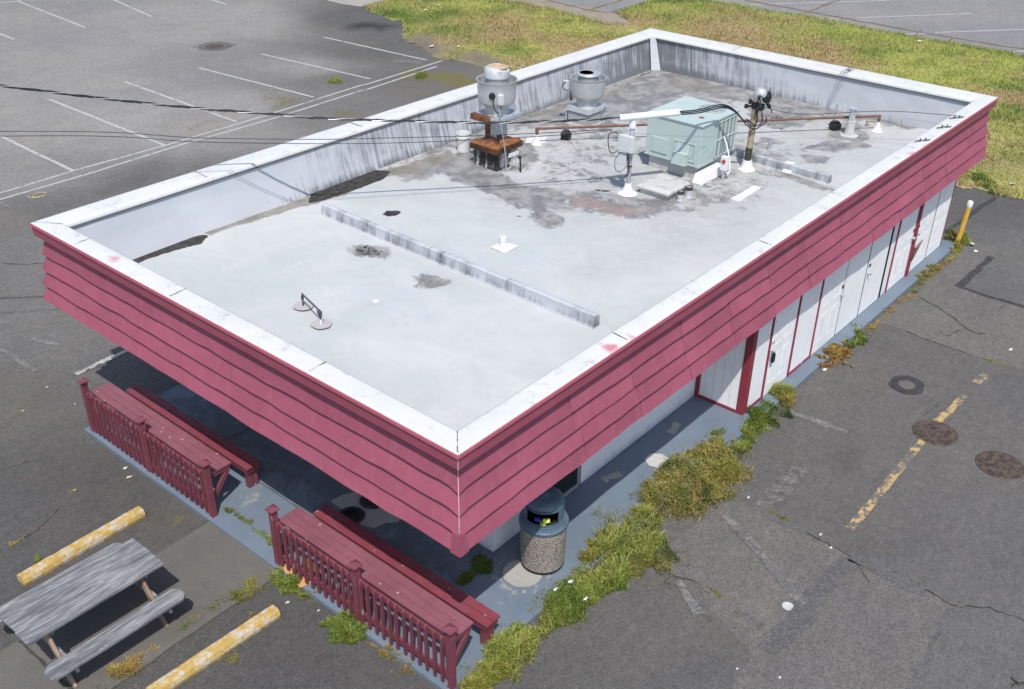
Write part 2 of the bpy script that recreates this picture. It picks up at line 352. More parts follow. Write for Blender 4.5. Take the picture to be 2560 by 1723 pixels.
# ------------------------------------------------------------------ object helpers
def link(name, me, mat=None, parent=None):
    o = bpy.data.objects.new(name, me); COL.objects.link(o)
    if mat is not None and me is not None: me.materials.append(M[mat] if isinstance(mat, str) else mat)
    if parent is not None:
        o.parent = parent; o.matrix_parent_inverse = Matrix.Translation(-parent.location) if False else Matrix.Identity(4)
    return o
def tag(o, label, cat, group=None):
    o['label'] = label; o['category'] = cat
    if group: o['group'] = group
    return o
def thing(name, label, cat, loc=(0, 0, 0), rz=0.0, group=None):
    o = bpy.data.objects.new(name, None); COL.objects.link(o); o.location = loc; o.rotation_euler = (0, 0, rz)
    o.empty_display_size = .2
    return tag(o, label, cat, group)
def kind(o, k): o['kind'] = k; return o

class MB:
    def __init__(s): s.v = []; s.f = []
    def _a(s, vs, fs):
        n = len(s.v); s.v += [tuple(p) for p in vs]; s.f += [tuple(i+n for i in f) for f in fs]; return s
    def box(s, x0, x1, y0, y1, z0, z1):
        return s._a([(x0, y0, z0), (x1, y0, z0), (x1, y1, z0), (x0, y1, z0), (x0, y0, z1), (x1, y0, z1), (x1, y1, z1), (x0, y1, z1)],
                    [(0, 3, 2, 1), (4, 5, 6, 7), (0, 1, 5, 4), (1, 2, 6, 5), (2, 3, 7, 6), (3, 0, 4, 7)])
    def hexa(s, lo, hi):                                     # bottom and top quads
        n = len(lo); return s.loft([lo, hi], True)
    def loft(s, rings, caps=True, closed=True):
        n = len(rings[0]); vs = [p for r in rings for p in r]; fs = []
        for i in range(len(rings)-1):
            for j in range(n if closed else n-1):
                a = i*n+j; b = i*n+(j+1) % n; fs.append((a, b, b+n, a+n))
        if caps: fs.append(tuple(range(n))[::-1]); fs.append(tuple(range((len(rings)-1)*n, len(rings)*n)))
        return s._a(vs, fs)
    def bar(s, p, q, w, h, upv=(0, 0, 1)):                   # square bar between two points
        p = Vector(p); q = Vector(q); d = (q-p).normalized(); u = Vector(upv)
        if abs(d.dot(u)) > .97: u = Vector((1, 0, 0))
        a = d.cross(u).normalized()*w/2; b = a.cross(d).normalized()*h/2
        r = lambda c: [c-a-b, c+a-b, c+a+b, c-a+b]
        return s.loft([r(p), r(q)])
    def tube(s, pts, r, seg=8, caps=True):
        pts = [Vector(p) for p in pts]; rings = []; prev = None
        for i, p in enumerate(pts):
            d = (pts[min(i+1, len(pts)-1)]-pts[max(i-1, 0)]).normalized()
            if prev is None:
                u = Vector((0, 0, 1)) if abs(d.z) < .95 else Vector((1, 0, 0)); a = d.cross(u).normalized()
            else: a = (prev-d*prev.dot(d)).normalized()
            prev = a; b = d.cross(a); rr = r[i] if isinstance(r, (list, tuple)) else r
            rings.append([p+a*math.cos(t*2*math.pi/seg)*rr+b*math.sin(t*2*math.pi/seg)*rr for t in range(seg)])
        return s.loft(rings, caps)
    def lathe(s, prof, cx, cy, seg=32, caps=True, sq=1.0):
        rings = [[(cx+r*math.cos(2*math.pi*t/seg), cy+r*math.sin(2*math.pi*t/seg), z) for t in range(seg)] for r, z in prof]
        return s.loft(rings, caps)
    def prism(s, poly, z0, z1):
        a = 0
        for i in range(len(poly)): a += poly[i][0]*poly[(i+1) % len(poly)][1]-poly[(i+1) % len(poly)][0]*poly[i][1]
        if a < 0: poly = poly[::-1]
        return s.loft([[(p[0], p[1], z0) for p in poly], [(p[0], p[1], z1) for p in poly]])
    def sheet(s, poly, z):
        a = 0
        for i in range(len(poly)): a += poly[i][0]*poly[(i+1) % len(poly)][1]-poly[(i+1) % len(poly)][0]*poly[i][1]
        if a < 0: poly = poly[::-1]
        return s._a([(p[0], p[1], z) for p in poly], [tuple(range(len(poly)))])
    def ribbon(s, pts, w, z, jit=0.0, wj=0.0, step=.12):
        P = [Vector((p[0], p[1])) for p in pts]; Q = []
        for a, b in zip(P[:-1], P[1:]):
            n = max(1, int((b-a).length/step))
            for i in range(n): Q.append(a.lerp(b, i/n))
        Q.append(P[-1]); L = []; R = []
        for i, p in enumerate(Q):
            d = (Q[min(i+1, len(Q)-1)]-Q[max(i-1, 0)]).normalized(); nn = Vector((-d.y, d.x))
            c = p+nn*random.uniform(-jit, jit); ww = w/2*max(.15, 1+random.uniform(-wj, wj))
            L.append((c.x+nn.x*ww, c.y+nn.y*ww, z)); R.append((c.x-nn.x*ww, c.y-nn.y*ww, z))
        n = len(Q); return s._a(R+L, [(i, i+1, n+i+1, n+i) for i in range(n-1)])
    def build(s, name, mat, parent=None, smooth=False, bevel=0.0, off=None):
        me = bpy.data.meshes.new(name); vs = s.v
        if parent is not None and off is None: off = parent.get('_o', None)
        if off is not None: vs = [(p[0]-off[0], p[1]-off[1], p[2]-off[2]) for p in vs]
        me.from_pydata([tuple(p) for p in vs], [], s.f); me.update()
        if smooth:
            me.polygons.foreach_set('use_smooth', [True]*len(me.polygons))
            try: me.set_sharp_from_angle(angle=math.radians(38))
            except Exception: pass
        o = link(name, me, mat, parent)
        if bevel:
            m = o.modifiers.new('bevel', 'BEVEL'); m.width = bevel; m.segments = 2; m.limit_method = 'ANGLE'; m.angle_limit = math.radians(40)
        return o
def origin(t, loc):                                           # parts of t are given in world coordinates, stored relative to its base
    t.location = loc; t['_o'] = tuple(loc); return t
def sub(o, parent):                                           # hand the parent's base on to a part, for sub-parts
    o['_o'] = parent['_o']; return o
def grid(name, X, Y, Z, mat, parent=None, attrs=None, off=(0, 0, 0)):
    nu, nv = X.shape; co = np.stack([X-off[0], Y-off[1], Z-off[2]], -1).reshape(-1, 3).astype(np.float32)
    idx = np.arange(nu*nv).reshape(nu, nv)
    q = np.stack([idx[:-1, :-1], idx[1:, :-1], idx[1:, 1:], idx[:-1, 1:]], -1).reshape(-1, 4)
    o = rawmesh(name, co, q, mat, parent)
    for k_, a in (attrs or {}).items():
        at = o.data.attributes.new(k_, 'FLOAT', 'POINT'); at.data.foreach_set('value', np.asarray(a, np.float32).reshape(-1))
    return o
def rawmesh(name, co, faces, mat, parent=None, col=None):
    me = bpy.data.meshes.new(name); n = faces.shape[1]
    me.vertices.add(len(co)); me.vertices.foreach_set('co', co.astype(np.float32).reshape(-1))
    me.loops.add(faces.size); me.loops.foreach_set('vertex_index', faces.astype(np.int32).reshape(-1))
    me.polygons.add(len(faces)); me.polygons.foreach_set('loop_start', np.arange(0, faces.size, n, dtype=np.int32))
    me.update(calc_edges=True); me.validate()
    if col is not None:
        at = me.attributes.new('col', 'FLOAT_COLOR', 'POINT')
        c4 = np.concatenate([col, np.ones((len(col), 1))], 1).astype(np.float32); at.data.foreach_set('color', c4.reshape(-1))
    return link(name, me, mat, parent)
def blades(name, P, z0, H, Wd, lean, C, mat='leaf', curl=.5, parent=None, off=(0, 0, 0), root_shade=.72):
    n = len(P); a = rng.uniform(0, 2*np.pi, n); b = a+rng.normal(0, .8, n)
    wx = np.cos(a)*Wd/2; wy = np.sin(a)*Wd/2; lx = -np.sin(b)*lean*H; ly = np.cos(b)*lean*H
    z0 = np.broadcast_to(z0, (n,))
    def pt(u, ws, zc): return np.stack([P[:, 0]+lx*u+wx*ws, P[:, 1]+ly*u+wy*ws, z0+H*zc], -1)
    V = np.stack([pt(0, -1, 0), pt(0, 1, 0), pt(.35, -.75, .62), pt(.35, .75, .62), pt(1.0, 0, 1.0-curl*np.minimum(lean, 1.2)*.35)], 1)-np.asarray(off)
    F = np.array([[0, 1, 3], [0, 3, 2], [2, 3, 4]]); idx = (np.arange(n)[:, None, None]*5+F[None]).reshape(-1, 3)
    k_ = np.array([root_shade, root_shade, 1.0, 1.0, 1.08])[None, :, None]  # blade bases darkened in the vertex colour, painted shade between the stems
    C5 = (C[:, None, :]*k_).reshape(-1, 3)
    return rawmesh(name, V.reshape(-1, 3), idx, mat, parent, C5)
def leaves(name, P, z, S, C, mat='leaf', parent=None, off=(0, 0, 0)):      # small tilted leaf quads
    n = len(P); a = rng.uniform(0, 2*np.pi, n); t = rng.uniform(-.9, .9, n)
    u = np.stack([np.cos(a)*np.cos(t), np.sin(a)*np.cos(t), np.sin(t)], -1); r = rng.normal(0, 1, (n, 3)); r[:, 2] *= .5
    v = np.cross(u, r); v /= np.linalg.norm(v, axis=1)[:, None]+1e-6
    c0 = np.stack([P[:, 0], P[:, 1], z], -1)-np.asarray(off); S = S[:, None]
    V = np.stack([c0-u*S, c0+v*S*.38, c0+u*S, c0-v*S*.38], 1)
    F = (np.arange(n)[:, None]*4+np.arange(4)[None])
    return rawmesh(name, V.reshape(-1, 3), F, mat, parent, np.repeat(C, 4, 0))
def ragged(poly, amp=.10, seed=0):
    out = []; r = random.Random(seed+len(poly)*31)
    for (ax, ay), (bx, by) in zip(poly, list(poly[1:])+[poly[0]]):
        L = math.hypot(bx-ax, by-ay); n = max(1, int(L/.09))
        for i in range(n):
            t = i/n; q = r.gauss(0, amp*.5); out.append((ax+(bx-ax)*t-(by-ay)/max(L, .01)*q, ay+(by-ay)*t+(bx-ax)/max(L, .01)*q))
    return out
def scatter(poly, n, dens=None):
    p = np.asarray(poly); lo = p.min(0); hi = p.max(0); out = []; tot = 0
    while tot < n:
        q = rng.uniform(lo, hi, (n*2, 2)); m = polysd(q[:, 0], q[:, 1], p) > 0
        if dens is not None: m &= rng.uniform(0, 1, len(q)) < dens(q[:, 0], q[:, 1])
        out.append(q[m]); tot += m.sum()
        if not m.any(): break
    return np.concatenate(out)[:n]
def palette(x, y, cols, s=.8, seed=1, jit=.18):
    cols = np.asarray(cols, float); t = fbm(x, y, s, seed)
    t = np.clip((t-.28)/.44, 0, .999)*(len(cols)-1); t = np.clip(t+rng.normal(0, .35, len(t)), 0, len(cols)-1.001)
    i = t.astype(int); f_ = (t-i)[:, None]; c = cols[i]*(1-f_)+cols[i+1]*f_
    return c*(1+rng.normal(0, jit, (len(x), 1))).clip(.5, 1.6)

# ------------------------------------------------------------------ ground
D = 2.68; SZ = 0.06
def axis(lo, hi, st, far0, far1):
    a = list(np.arange(lo, hi+1e-6, st)); x = lo; s = st; pre = []
    while x > far0: s *= 1.5; x -= s; pre.append(x)
    x = hi; s = st; post = []
    while x < far1: s *= 1.5; x += s; post.append(x)
    return np.array(pre[::-1]+a+post)
gx, gy = np.meshgrid(axis(0, 34, .2, -300, 350), axis(-2, 40, .2, -300, 350), indexing='ij')
TS = [(17.8,37.4,1.75),(24.6,35.5,1.90),(17.9,26.4,2.00),(15.1,26.3,1.95),(11.2,25.1,1.55),(15.4,29.2,1.85),(22.3,28.0,1.70),(12.5,22.2,0.98),(19.5,24.7,1.10),(25.4,28.4,0.80),(21.9,26.6,0.98),(28.8,32.2,0.78),(24.1,24.7,0.85),(9.5,23.4,1.05),(7.3,19.0,1.02),(7.6,17.2,1.00),(5.7,15.7,0.80),(4.6,13.3,0.70),(5.5,12.6,0.66),(5.5,8.0,0.62),(5.6,6.9,0.68),(3.9,12.0,0.66),(10.1,4.0,0.90),(13.5,2.6,0.84),(14.0,3.6,0.82),(17.3,5.0,0.80),(24.1,5.2,0.95),(10.8,1.1,0.95),(8.5,3.8,0.82),(24.9,6.2,0.72),(13.1,1.6,0.86)]
num = 0; den = 1e-6
for tx, ty, tv in TS:
    ww = 1/((gx-tx)**2+(gy-ty)**2+.6)**1.9; num = num+ww*tv; den = den+ww
tone = num/den
tone *= .93+.14*fbm(gx, gy, .35, 5)
# grooves of dirt, puddle stains, oil
def stain(poly, amt, soft=.5, wob=.35):
    global tone
    tone = tone*(1-amt*pmask(gx, gy, poly, soft, wob, .9))
stain([(27.10,31.37),(27.87,31.86),(28.43,31.47),(28.75,30.37),(27.93,30.13),(27.81,30.80),(27.22,31.06)], .62, .35, .25)
stain([(14.25,23.46),(16.39,22.91),(15.77,21.78),(13.73,22.35)], .12)
stain([(9.72,24.60),(11.57,24.40),(14.17,24.43),(13.96,23.60),(12.50,22.90),(9.74,22.75)], .16, .3, .2)
stain([(5.19,13.29),(6.18,11.88),(5.78,11.08),(5.11,11.06),(4.98,12.27)], .18, 1.0)
stain([(11.93,4.18),(12.02,2.76),(11.31,3.27),(11.46,3.71)], .10)
stain([(13.68,4.27),(13.78,4.16),(13.42,4.00),(13.38,4.11)], .25, .2)
brown = .55*pmask(gx, gy, [(16.12,26.61),(17.93,26.42),(17.18,25.03),(15.85,25.05)], 1.2, .5)
brown = np.maximum(brown, .95*pmask(gx, gy, [(23.00,24.35),(25.82,23.46),(26.73,22.49),(25.09,22.10),(22.39,23.01)], 1.0, .5))
brown = np.maximum(brown, .55*pmask(gx, gy, [(9.43,24.00),(9.70,23.70),(9.24,22.58),(8.72,22.14),(8.58,22.29)], .4, .2))
brown = np.maximum(brown, .45*pmask(gx, gy, [(5.82,16.69),(6.19,16.04),(5.75,14.95),(5.03,15.09)], .6, .4))
brown = np.maximum(brown, .4*pmask(gx, gy, [(5.30,11.36),(5.84,11.17),(5.83,10.76),(5.18,10.77)], .4, .2))
brown = np.maximum(brown, .5*pmask(gx, gy, [(9.28,4.79),(9.24,4.17),(8.97,3.60),(8.77,3.67),(9.09,4.42)], .3, .1))
moss = np.zeros_like(gx)
def mossy(pts, r, a):
    global moss
    d = linesd(gx, gy, pts); moss = np.maximum(moss, a*np.exp(-(d/r)**2))
mossy([(19.45,26.54),(19.72,25.65),(19.05,25.43)], .7, .55)
mossy([(20.10,23.61),(20.19,23.07)], .5, .45)
mossy([(15.96,25.74),(16.66,25.82)], .6, .5)
mossy([(24.38,25.01),(24.43,24.40)], .7, .85)
mossy([(25.04,24.03),(24.78,23.22),(24.86,22.87)], .8, .78)
mossy([(19.88,23.63),(20.07,23.21)], .6, .6)
mossy([(21.79,26.43),(22.23,26.23)], .28, .75)
mossy([(5.46,14.26),(5.68,14.01)], .12, .55)
mossy([(5.93,13.53),(5.96,12.85),(5.91,11.89),(5.96,11.26)], .08, .62)
mossy([(5.63,10.98),(5.78,11.03),(5.93,11.18)], .12, .62)
mossy([(5.07,10.75),(5.31,10.78)], .10, .6)
mossy([(5.51,15.43),(5.62,15.37)], .07, .6)
mossy([(4.97,12.81),(5.07,12.75)], .06, .6)
mossy([(5.25,11.11),(5.29,11.06)], .06, .62)
mossy([(11.50,4.72),(11.50,4.51)], .07, .55)
ground = kind(grid('ground', gx, gy, np.zeros_like(gx), 'asphalt', None, {'tone': tone, 'brown': brown, 'moss': moss}), 'structure')

def sheet(name, poly, z, mat, k_='structure'): return kind(MB().sheet(poly, z).build(name, mat), k_)
def wobble(poly, amp=.03, step=.25, seed=1):
    out = []; r = random.Random(seed)
    for (ax, ay), (bx, by) in zip(poly, poly[1:]+poly[:1]):
        n = max(1, int(math.hypot(bx-ax, by-ay)/step))
        for i in range(n):
            t = i/n; out.append((ax+(bx-ax)*t+r.uniform(-amp, amp), ay+(by-ay)*t+r.uniform(-amp, amp)))
    return out
OLD1 = [(18.13,5.81),(18.27,5.65),(18.24,5.22),(18.19,4.78),(18.20,4.54),(18.19,4.04),(18.22,3.67),(18.20,3.27),(18.27,2.91),(20.79,3.67),(20.95,4.52),(20.82,5.09),(21.80,5.10),(22.91,5.08),(23.53,5.06),(23.57,5.53),(22.64,5.80),(21.38,5.79),(20.41,5.82),(19.07,5.82)]
sheet('asphalt_patch', wobble(OLD1, .02, .3, 2), .004, 'asphalt_old')
OLD2 = [(11.44,5.17),(11.51,4.97),(11.51,4.49),(11.46,3.95),(11.46,3.59),(11.41,3.25),(10.54,3.26),(9.91,3.26),(9.23,3.29),(8.89,3.45),(9.21,4.20),(9.56,4.66),(9.45,4.95),(9.72,5.39)]
sheet('asphalt_patch', wobble(OLD2, .02, .3, 3), .004, 'asphalt_old')
OLD3 = [(11.41,3.25),(11.46,2.76),(11.46,2.22),(11.43,1.78),(10.65,1.79),(9.62,1.67),(8.15,3.36),(8.91,3.43),(9.23,3.29),(9.91,3.26),(10.54,3.26)]
sheet('asphalt_patch', wobble(OLD3, .02, .3, 4), .0042, 'asphalt_old')
# tar seams and cracks
tar = MB()
tar.ribbon([(26.55,6.19),(25.74,6.25),(24.96,6.28),(24.51,6.31),(24.16,6.34),(23.48,6.34)], .13, .008, .02, .25, .2)
tar.ribbon([(22.84,5.09),(22.00,5.09),(21.45,5.11),(20.85,5.11)], .15, .0085, .02, .3, .2)
tar.ribbon([(20.85,5.11),(20.86,4.90),(20.83,4.54)]+[(20.88,4.09),(20.82,3.55)], .11, .0088, .02, .3, .2)
kind(tar.build('tar_seam', 'tar'), 'structure')
def tarband(pts, w, mat='asphalt_new'): kind(MB().ribbon(pts, w, .0095, .05, .35, .15).build('sealed_joint', mat), 'structure')
tarband([(11.41,3.28),(11.44,2.98),(11.43,2.70),(11.44,2.44),(11.46,2.23)], .22)
tarband([(11.35,3.23),(10.54,3.26),(9.95,3.27),(9.45,3.29),(9.06,3.33)], .26)
tarband([(11.49,4.98),(11.49,4.69),(11.46,4.31),(11.43,3.94)], .12)
tarband([(9.40,3.98),(9.39,3.74),(9.37,3.57)], .10)
tarband([(9.36,4.50),(9.15,4.27),(9.11,4.10)], .13)
tarband([(11.42,1.78),(10.65,1.79),(9.90,1.72),(9.60,1.70)], .07)
cr = MB()
for pts, wd in [([(19.85,5.61),(19.66,5.15),(19.52,4.87),(19.35,4.63),(19.16,4.37),(19.07,4.20),(19.16,3.99)], .030), ([(19.16,4.37),(18.93,4.45),(18.57,4.53),(18.68,4.72)], .018),
                ([(20.31,4.12),(20.58,4.12),(20.76,4.02)], .015), ([(11.46,3.59),(11.41,3.25),(11.09,2.85)], .016), ([(11.46,2.22),(11.43,1.78)], .03),
                ([(11.44,1.76),(11.60,1.59),(11.69,1.44),(11.72,1.28),(11.75,1.15),(11.78,1.00)], .022), ([(10.66,0.85),(10.64,0.75),(10.70,0.67)], .04), ([(10.64,0.75),(10.50,0.78)], .03),
                ([(11.46,3.95),(11.46,3.59)], .03), ([(9.45,4.95),(9.55,4.66),(9.47,4.38)], .018), ([(10.28,3.44),(10.54,3.26)], .012),
                ([(8.01,21.12),(8.25,20.79),(8.65,20.42)], .02), ([(3.93,12.31),(4.21,12.35),(4.43,12.46),(4.67,12.54)], .016), ([(4.52,14.06),(4.79,14.00),(4.91,13.98)], .012),
                ([(16.19,3.77),(15.78,3.80),(15.59,3.81)], .012), ([(18.24,5.22),(18.18,4.77),(18.18,4.53),(18.18,4.03)], .02)]:
    cr.ribbon(pts, wd*.62, .013, .022, .75, .06)
kind(cr.build('pavement_crack', 'crack'), 'structure')
# painted lines
ln = MB()
for a, b in zip([(11.94,29.08),(14.61,31.40),(17.25,31.33),(19.88,30.92),(22.48,30.85),(25.62,31.08),(20.72,45.30),(23.71,42.83),(26.63,40.07),(17.53,41.11)], [(11.91,25.10),(14.62,24.95),(17.22,25.19),(20.36,25.41),(22.99,25.62),(25.97,25.92),(20.24,38.98),(23.04,38.75),(26.46,38.35),(17.48,39.19)]):
    ln.ribbon([a, b], .10, .0045, .006, .08, .3)
ln.ribbon([(9.66,24.96),(11.94,25.05),(14.68,24.98),(18.05,25.06),(22.22,25.31)]+[(22.46,25.26),(26.28,25.44)], .09, .0055, .006, .1, .3)
ln.ribbon([(9.48,24.57),(12.18,24.57),(15.10,24.71),(18.32,24.66),(21.81,24.86)]+[(22.05,24.81),(25.61,25.06)], .09, .0055, .006, .1, .3)
ln.ribbon([(20.05,45.50),(20.89,45.28)], .1, .0055)
ln.ribbon([(6.75,15.78),(7.21,15.81),(7.92,15.84)], .12, .0145, .01, .2, .15)
for a, b in zip([(41.79,22.19),(42.98,21.38),(41.92,18.27),(43.19,17.33),(41.65,14.78),(42.89,13.93),(41.53,10.89)], [(42.62,21.55),(47.50,17.70),(42.52,17.79),(47.48,13.99),(42.51,14.12),(46.40,11.10),(42.76,10.03)]):
    ln.ribbon([a, b], .12, .0095, .006, .08, .4)
kind(ln.build('parking_line', 'line_white'), 'structure')
fl = MB()
fl.ribbon([(11.07,5.13),(10.86,4.71),(10.62,4.22),(10.33,3.73),(10.13,3.34)], .15, .0125, .01, .15, .2)
fl.ribbon([(14.17,5.71),(14.20,5.38),(14.22,4.94),(14.26,4.60)], .12, .0045, .01, .2, .2)
fl.ribbon([(6.29,17.65),(6.34,17.05),(6.33,16.41)], .11, .0065, .02, .4, .2)
fl.ribbon([(6.82,17.58),(6.96,17.32),(7.10,16.96)], .10, .0065, .02, .4, .2)
fl.ribbon([(9.62,24.39),(9.62,23.82)], .10, .0065, .02, .4, .2)
fl.ribbon([(9.39,4.85),(9.22,4.55),(9.05,4.30)], .14, .0125, .02, .3, .2)
fl.ribbon([(25.11,26.68),(25.64,25.82)], .35, .0065, .05, .4, .3)
kind(fl.build('faded_line', 'line_faint'), 'structure')
yl = MB()
yl.ribbon([(11.97,3.54),(12.65,3.53),(13.47,3.55),(14.20,3.56),(14.94,3.57)], .125, .0045, .008, .2, .10)
yl.ribbon([(15.46,3.61),(15.93,3.56),(16.72,3.52)], .125, .0045, .008, .2, .10)
yl.ribbon([(17.25,3.51),(17.67,3.48)], .15, .0045, .01, .2, .12)
kind(yl.build('yellow_line', 'line_yellow'), 'structure')
# stencilled lettering worn to bars
bars = [(11.62,4.85),(11.68,4.69),(11.86,4.86),(11.95,4.59),(12.02,4.87),(12.08,4.74),(12.17,4.57),(12.11,4.87),(12.27,4.60),(12.28,4.86),(12.32,4.74),(12.49,4.59),(12.38,4.87),(12.48,4.59),(12.47,4.84),(12.50,4.62),(12.60,4.84),(12.57,4.67),(12.77,4.83),(12.80,4.61),(12.65,4.67),(12.71,4.61),(12.87,4.71),(12.90,4.67)]
st = MB()
for a, b in [(0, 1), (2, 3), (4, 6), (7, 8), (9, 11), (12, 13), (14, 15), (16, 17), (18, 19), (20, 21), (22, 23)]: st.ribbon([bars[a], bars[b]], .10, .004+.0004*a, .012, .35, .08)
for a, b in [(2, 4), (6, 8), (9, 12), (11, 13), (16, 18), (1, 3), (19, 21)]: st.ribbon([bars[a], bars[b]], .055, .0135+.0004*a, .012, .4, .08)
kind(st.build('worn_stencil', 'line_ghost'), 'structure')

# concrete walk, pads, path, far lot
WALK = [(6.02,10.69),(6.32,10.70),(6.30,10.07),(6.09,9.32)]
kind(MB().prism(wobble([(6.02, 10.62), (6.02, 9.02), (3.9, 8.98), (0.5, 8.92), (-6, 8.8), (-6, 10.35), (0.5, 10.42), (3.8, 10.56)], .012, .35, 5), .0, .03).build('concrete_walk', 'concrete'), 'structure')
jt = MB(); jt.ribbon([(3.02, 10.5), (3.05, 9.0)], .035, .034, .008, .4, .1); jt.ribbon([(0.9, 10.4), (0.92, 8.95)], .03, .034, .008, .4)
kind(jt.build('walk_joint', 'crack'), 'structure')
sheet('concrete_pad', [(30.16,33.91),(32.03,33.95),(34.52,34.20),(31.58,37.23),(30.24,36.73),(29.90,35.71),(29.91,34.82)], .012, 'concrete_pale')
FARLOT = [(41.75, -60), (41.75, 24.2), (40.2, 25.7), (36.75, 25.6), (36.65, 29.3), (35.9, 31.0), (35.2, 33), (35.0, 60), (150, 60), (150, -60)]
sheet('street', FARLOT, .004, 'asphalt_pale')
sheet('dirt_path', wobble([(34.3, 32.2), (34.6, 31.2), (35.4, 29.4), (35.1, 26.6), (34.9, 24.2), (35.6, 23.6), (36.8, 25.4), (36.8, 29.2), (36.0, 31.0), (35.4, 32.6)], .12, .5, 8), .010, 'dirt_path')
sj = MB(); sj.ribbon([(42.90,22.59),(42.92,22.23),(42.82,19.38),(42.65,16.44),(42.52,14.21),(42.67,10.38),(42.65,9.46)], .16, .0135, .05, .5, .3)
sj.ribbon([(46.03,19.44),(42.82,19.38),(41.86,19.39)], .10, .0145, .04, .4, .3); sj.ribbon([(42.97,14.45),(41.63,14.29)], .06, .0145, .03, .4, .3); sj.ribbon([(42.50,13.02),(41.70,13.02)], .06, .0145, .03, .4, .3)
sj.ribbon([(36.78,29.03),(36.54,27.71),(36.45,26.63),(36.55,25.56)], .14, .0145, .05, .5, .3); sj.ribbon([(36.69,26.48),(38.39,26.55),(39.15,26.58)], .1, .0155, .03, .5, .3)
kind(sj.build('street_joint', 'soil'), 'structure')

# ------------------------------------------------------------------ grass field
FIELD = [(30.06, 33.8), (29.56, 31.85), (29.38, 30.66), (27.66, 28.64), (27.0, 27.65), (26.5, 26.4), (26.4, 25.1), (26.84, 24.4), (25.6, 21), (24.6, 17), (24.0, 13), (24.6, 9.4), (26.3, 7.6), (26.98, 6.6), (26.6, 6.2), (26.75, 5.55), (27.4, 4), (28.5, -6), (41.7, -6), (41.64, 10.07), (41.5, 14.7), (41.85, 18), (41.75, 21), (41.6, 23.8), (40.0, 25.55), (36.7, 25.3), (35.6, 23.7), (35.0, 24.4), (35.25, 26.5), (35.5, 29.4), (34.6, 31.3), (33.2, 32.9), (32, 34.0)]
GB = (.13, .20, .05); GY = (.40, .40, .12); GT = (.40, .31, .16); GO = (.29, .31, .09); GL = (.31, .38, .085)
TAN = [(32.10,27.62), (30.25,26.26), (27.64,26.98), (36.88,21.08), (35.69,23.85)]
GRN = [(30.12,31.87), (30.00,30.21), (29.47,28.15), (31.44,30.29)]
def field_col(x, y):
    n = fbm(x, y, .45, 11, 5); n2 = fbm(x, y, 1.6, 23, 4); c = np.zeros((len(x), 3))
    s = np.clip((x-33)/6, 0, 1)                                       # street side is greener
    right = np.clip((24-y)/4, 0, 1)
    tanw = np.clip((n-.40)*3.0, 0, 1)*(1-s)*right*1.1+np.clip((n-.50)*4, 0, 1)*.75+np.clip((fbm(x, y, 1.1, 91, 4)-.58)*5, 0, 1)*.6
    low = np.clip((9.5-y)/3, 0, 1)*np.clip((32-x)/4, 0, 1)
    tanw = tanw*(1-.75*low)
    for tx, ty in TAN: tanw = np.maximum(tanw, np.exp(-(((x-tx)/1.6)**2+((y-ty)/1.1)**2))*1.1)
    tanw = np.clip(tanw, 0, 1)[:, None]
    g = np.clip((n2-.30)*3, 0, 1)[:, None]; base = np.array(GO)*(1-g)+np.array(GY)*g
    sl = (s*np.clip(.5+(n-.45)*2, 0, 1))[:, None]*.8; base = base*(1-sl)+np.array(GL)*sl
    gw = np.zeros(len(x))
    for tx, ty in GRN: gw = np.maximum(gw, np.exp(-(((x-tx)/1.1)**2+((y-ty)/.9)**2)))
    gw = np.clip(gw+np.clip((fbm(x, y, .9, 57, 4)-.56)*6, 0, 1)*.75, 0, 1)[:, None]; base = base*(1-gw*.85)+np.array(GB)*gw*.85
    return base*(1-tanw)+np.array(GT)*tanw
DIRT = [[(28.19,29.31),(28.41,28.73),(28.73,28.03),(27.43,26.23),(26.54,25.46),(27.85,25.30),(28.27,24.54),(27.37,23.53),(26.48,23.33),(25.63,24.37),(25.79,25.81),(26.65,27.38)], [(27.83,28.81),(28.40,28.21),(27.39,26.59),(26.09,25.49),(26.47,24.79),(27.61,25.08),(27.96,24.41),(27.10,23.52),(25.99,24.71),(26.01,25.87),(26.85,27.49)]]
def field_den(x, y):
    d = .35+.9*fbm(x, y, .8, 31)
    for p in DIRT: d = d*(1-.985*pmask(x, y, p, .4, .25))
    d = d*(1-.75*pmask(x, y, [(35.61,24.72),(35.82,23.33),(34.41,22.23),(33.98,23.03)], .8, .4))
    return d
fx_ = np.arange(22, 44, .22); fy_ = np.arange(-7, 36, .22); FX_, FY_ = np.meshgrid(fx_, fy_, indexing='ij')
sd = polysd(FX_+(fbm(FX_, FY_, 1.2, 3)-.5)*.8, FY_+(fbm(FX_, FY_, 1.2, 9)-.5)*.8, FIELD)
fc = field_col(FX_.ravel(), FY_.ravel())*.85
for p in DIRT:
    m_ = pmask(FX_, FY_, p, .5, .4).ravel()[:, None]*fbm(FX_, FY_, 1.5, 77).ravel()[:, None]*1.6; m_ = m_.clip(.55*pmask(FX_, FY_, p, .5, .4).ravel()[:, None], 1); fc = fc*(1-m_)+np.array((.17, .14, .11))*m_
hz = np.where(sd > 0, .003+np.clip(sd, 0, .6)*.10*(.4+fbm(FX_, FY_, .6, 2)), -.02)
nu, nv = FX_.shape; idx = np.arange(nu*nv).reshape(nu, nv); q = np.stack([idx[:-1, :-1], idx[1:, :-1], idx[1:, 1:], idx[:-1, 1:]], -1).reshape(-1, 4)
keep = (sd.reshape(-1)[q] > -.12).all(1)
kind(rawmesh('field', np.stack([FX_, FY_, hz], -1).reshape(-1, 3), q[keep], 'turf', None, fc), 'structure')
GP = scatter(FIELD, 150000, field_den); n = len(GP)
tall = .6+.9*fbm(GP[:, 0], GP[:, 1], .5, 41); cc = field_col(GP[:, 0], GP[:, 1])*(1+rng.normal(0, .08, (n, 1))).clip(.7, 1.3)
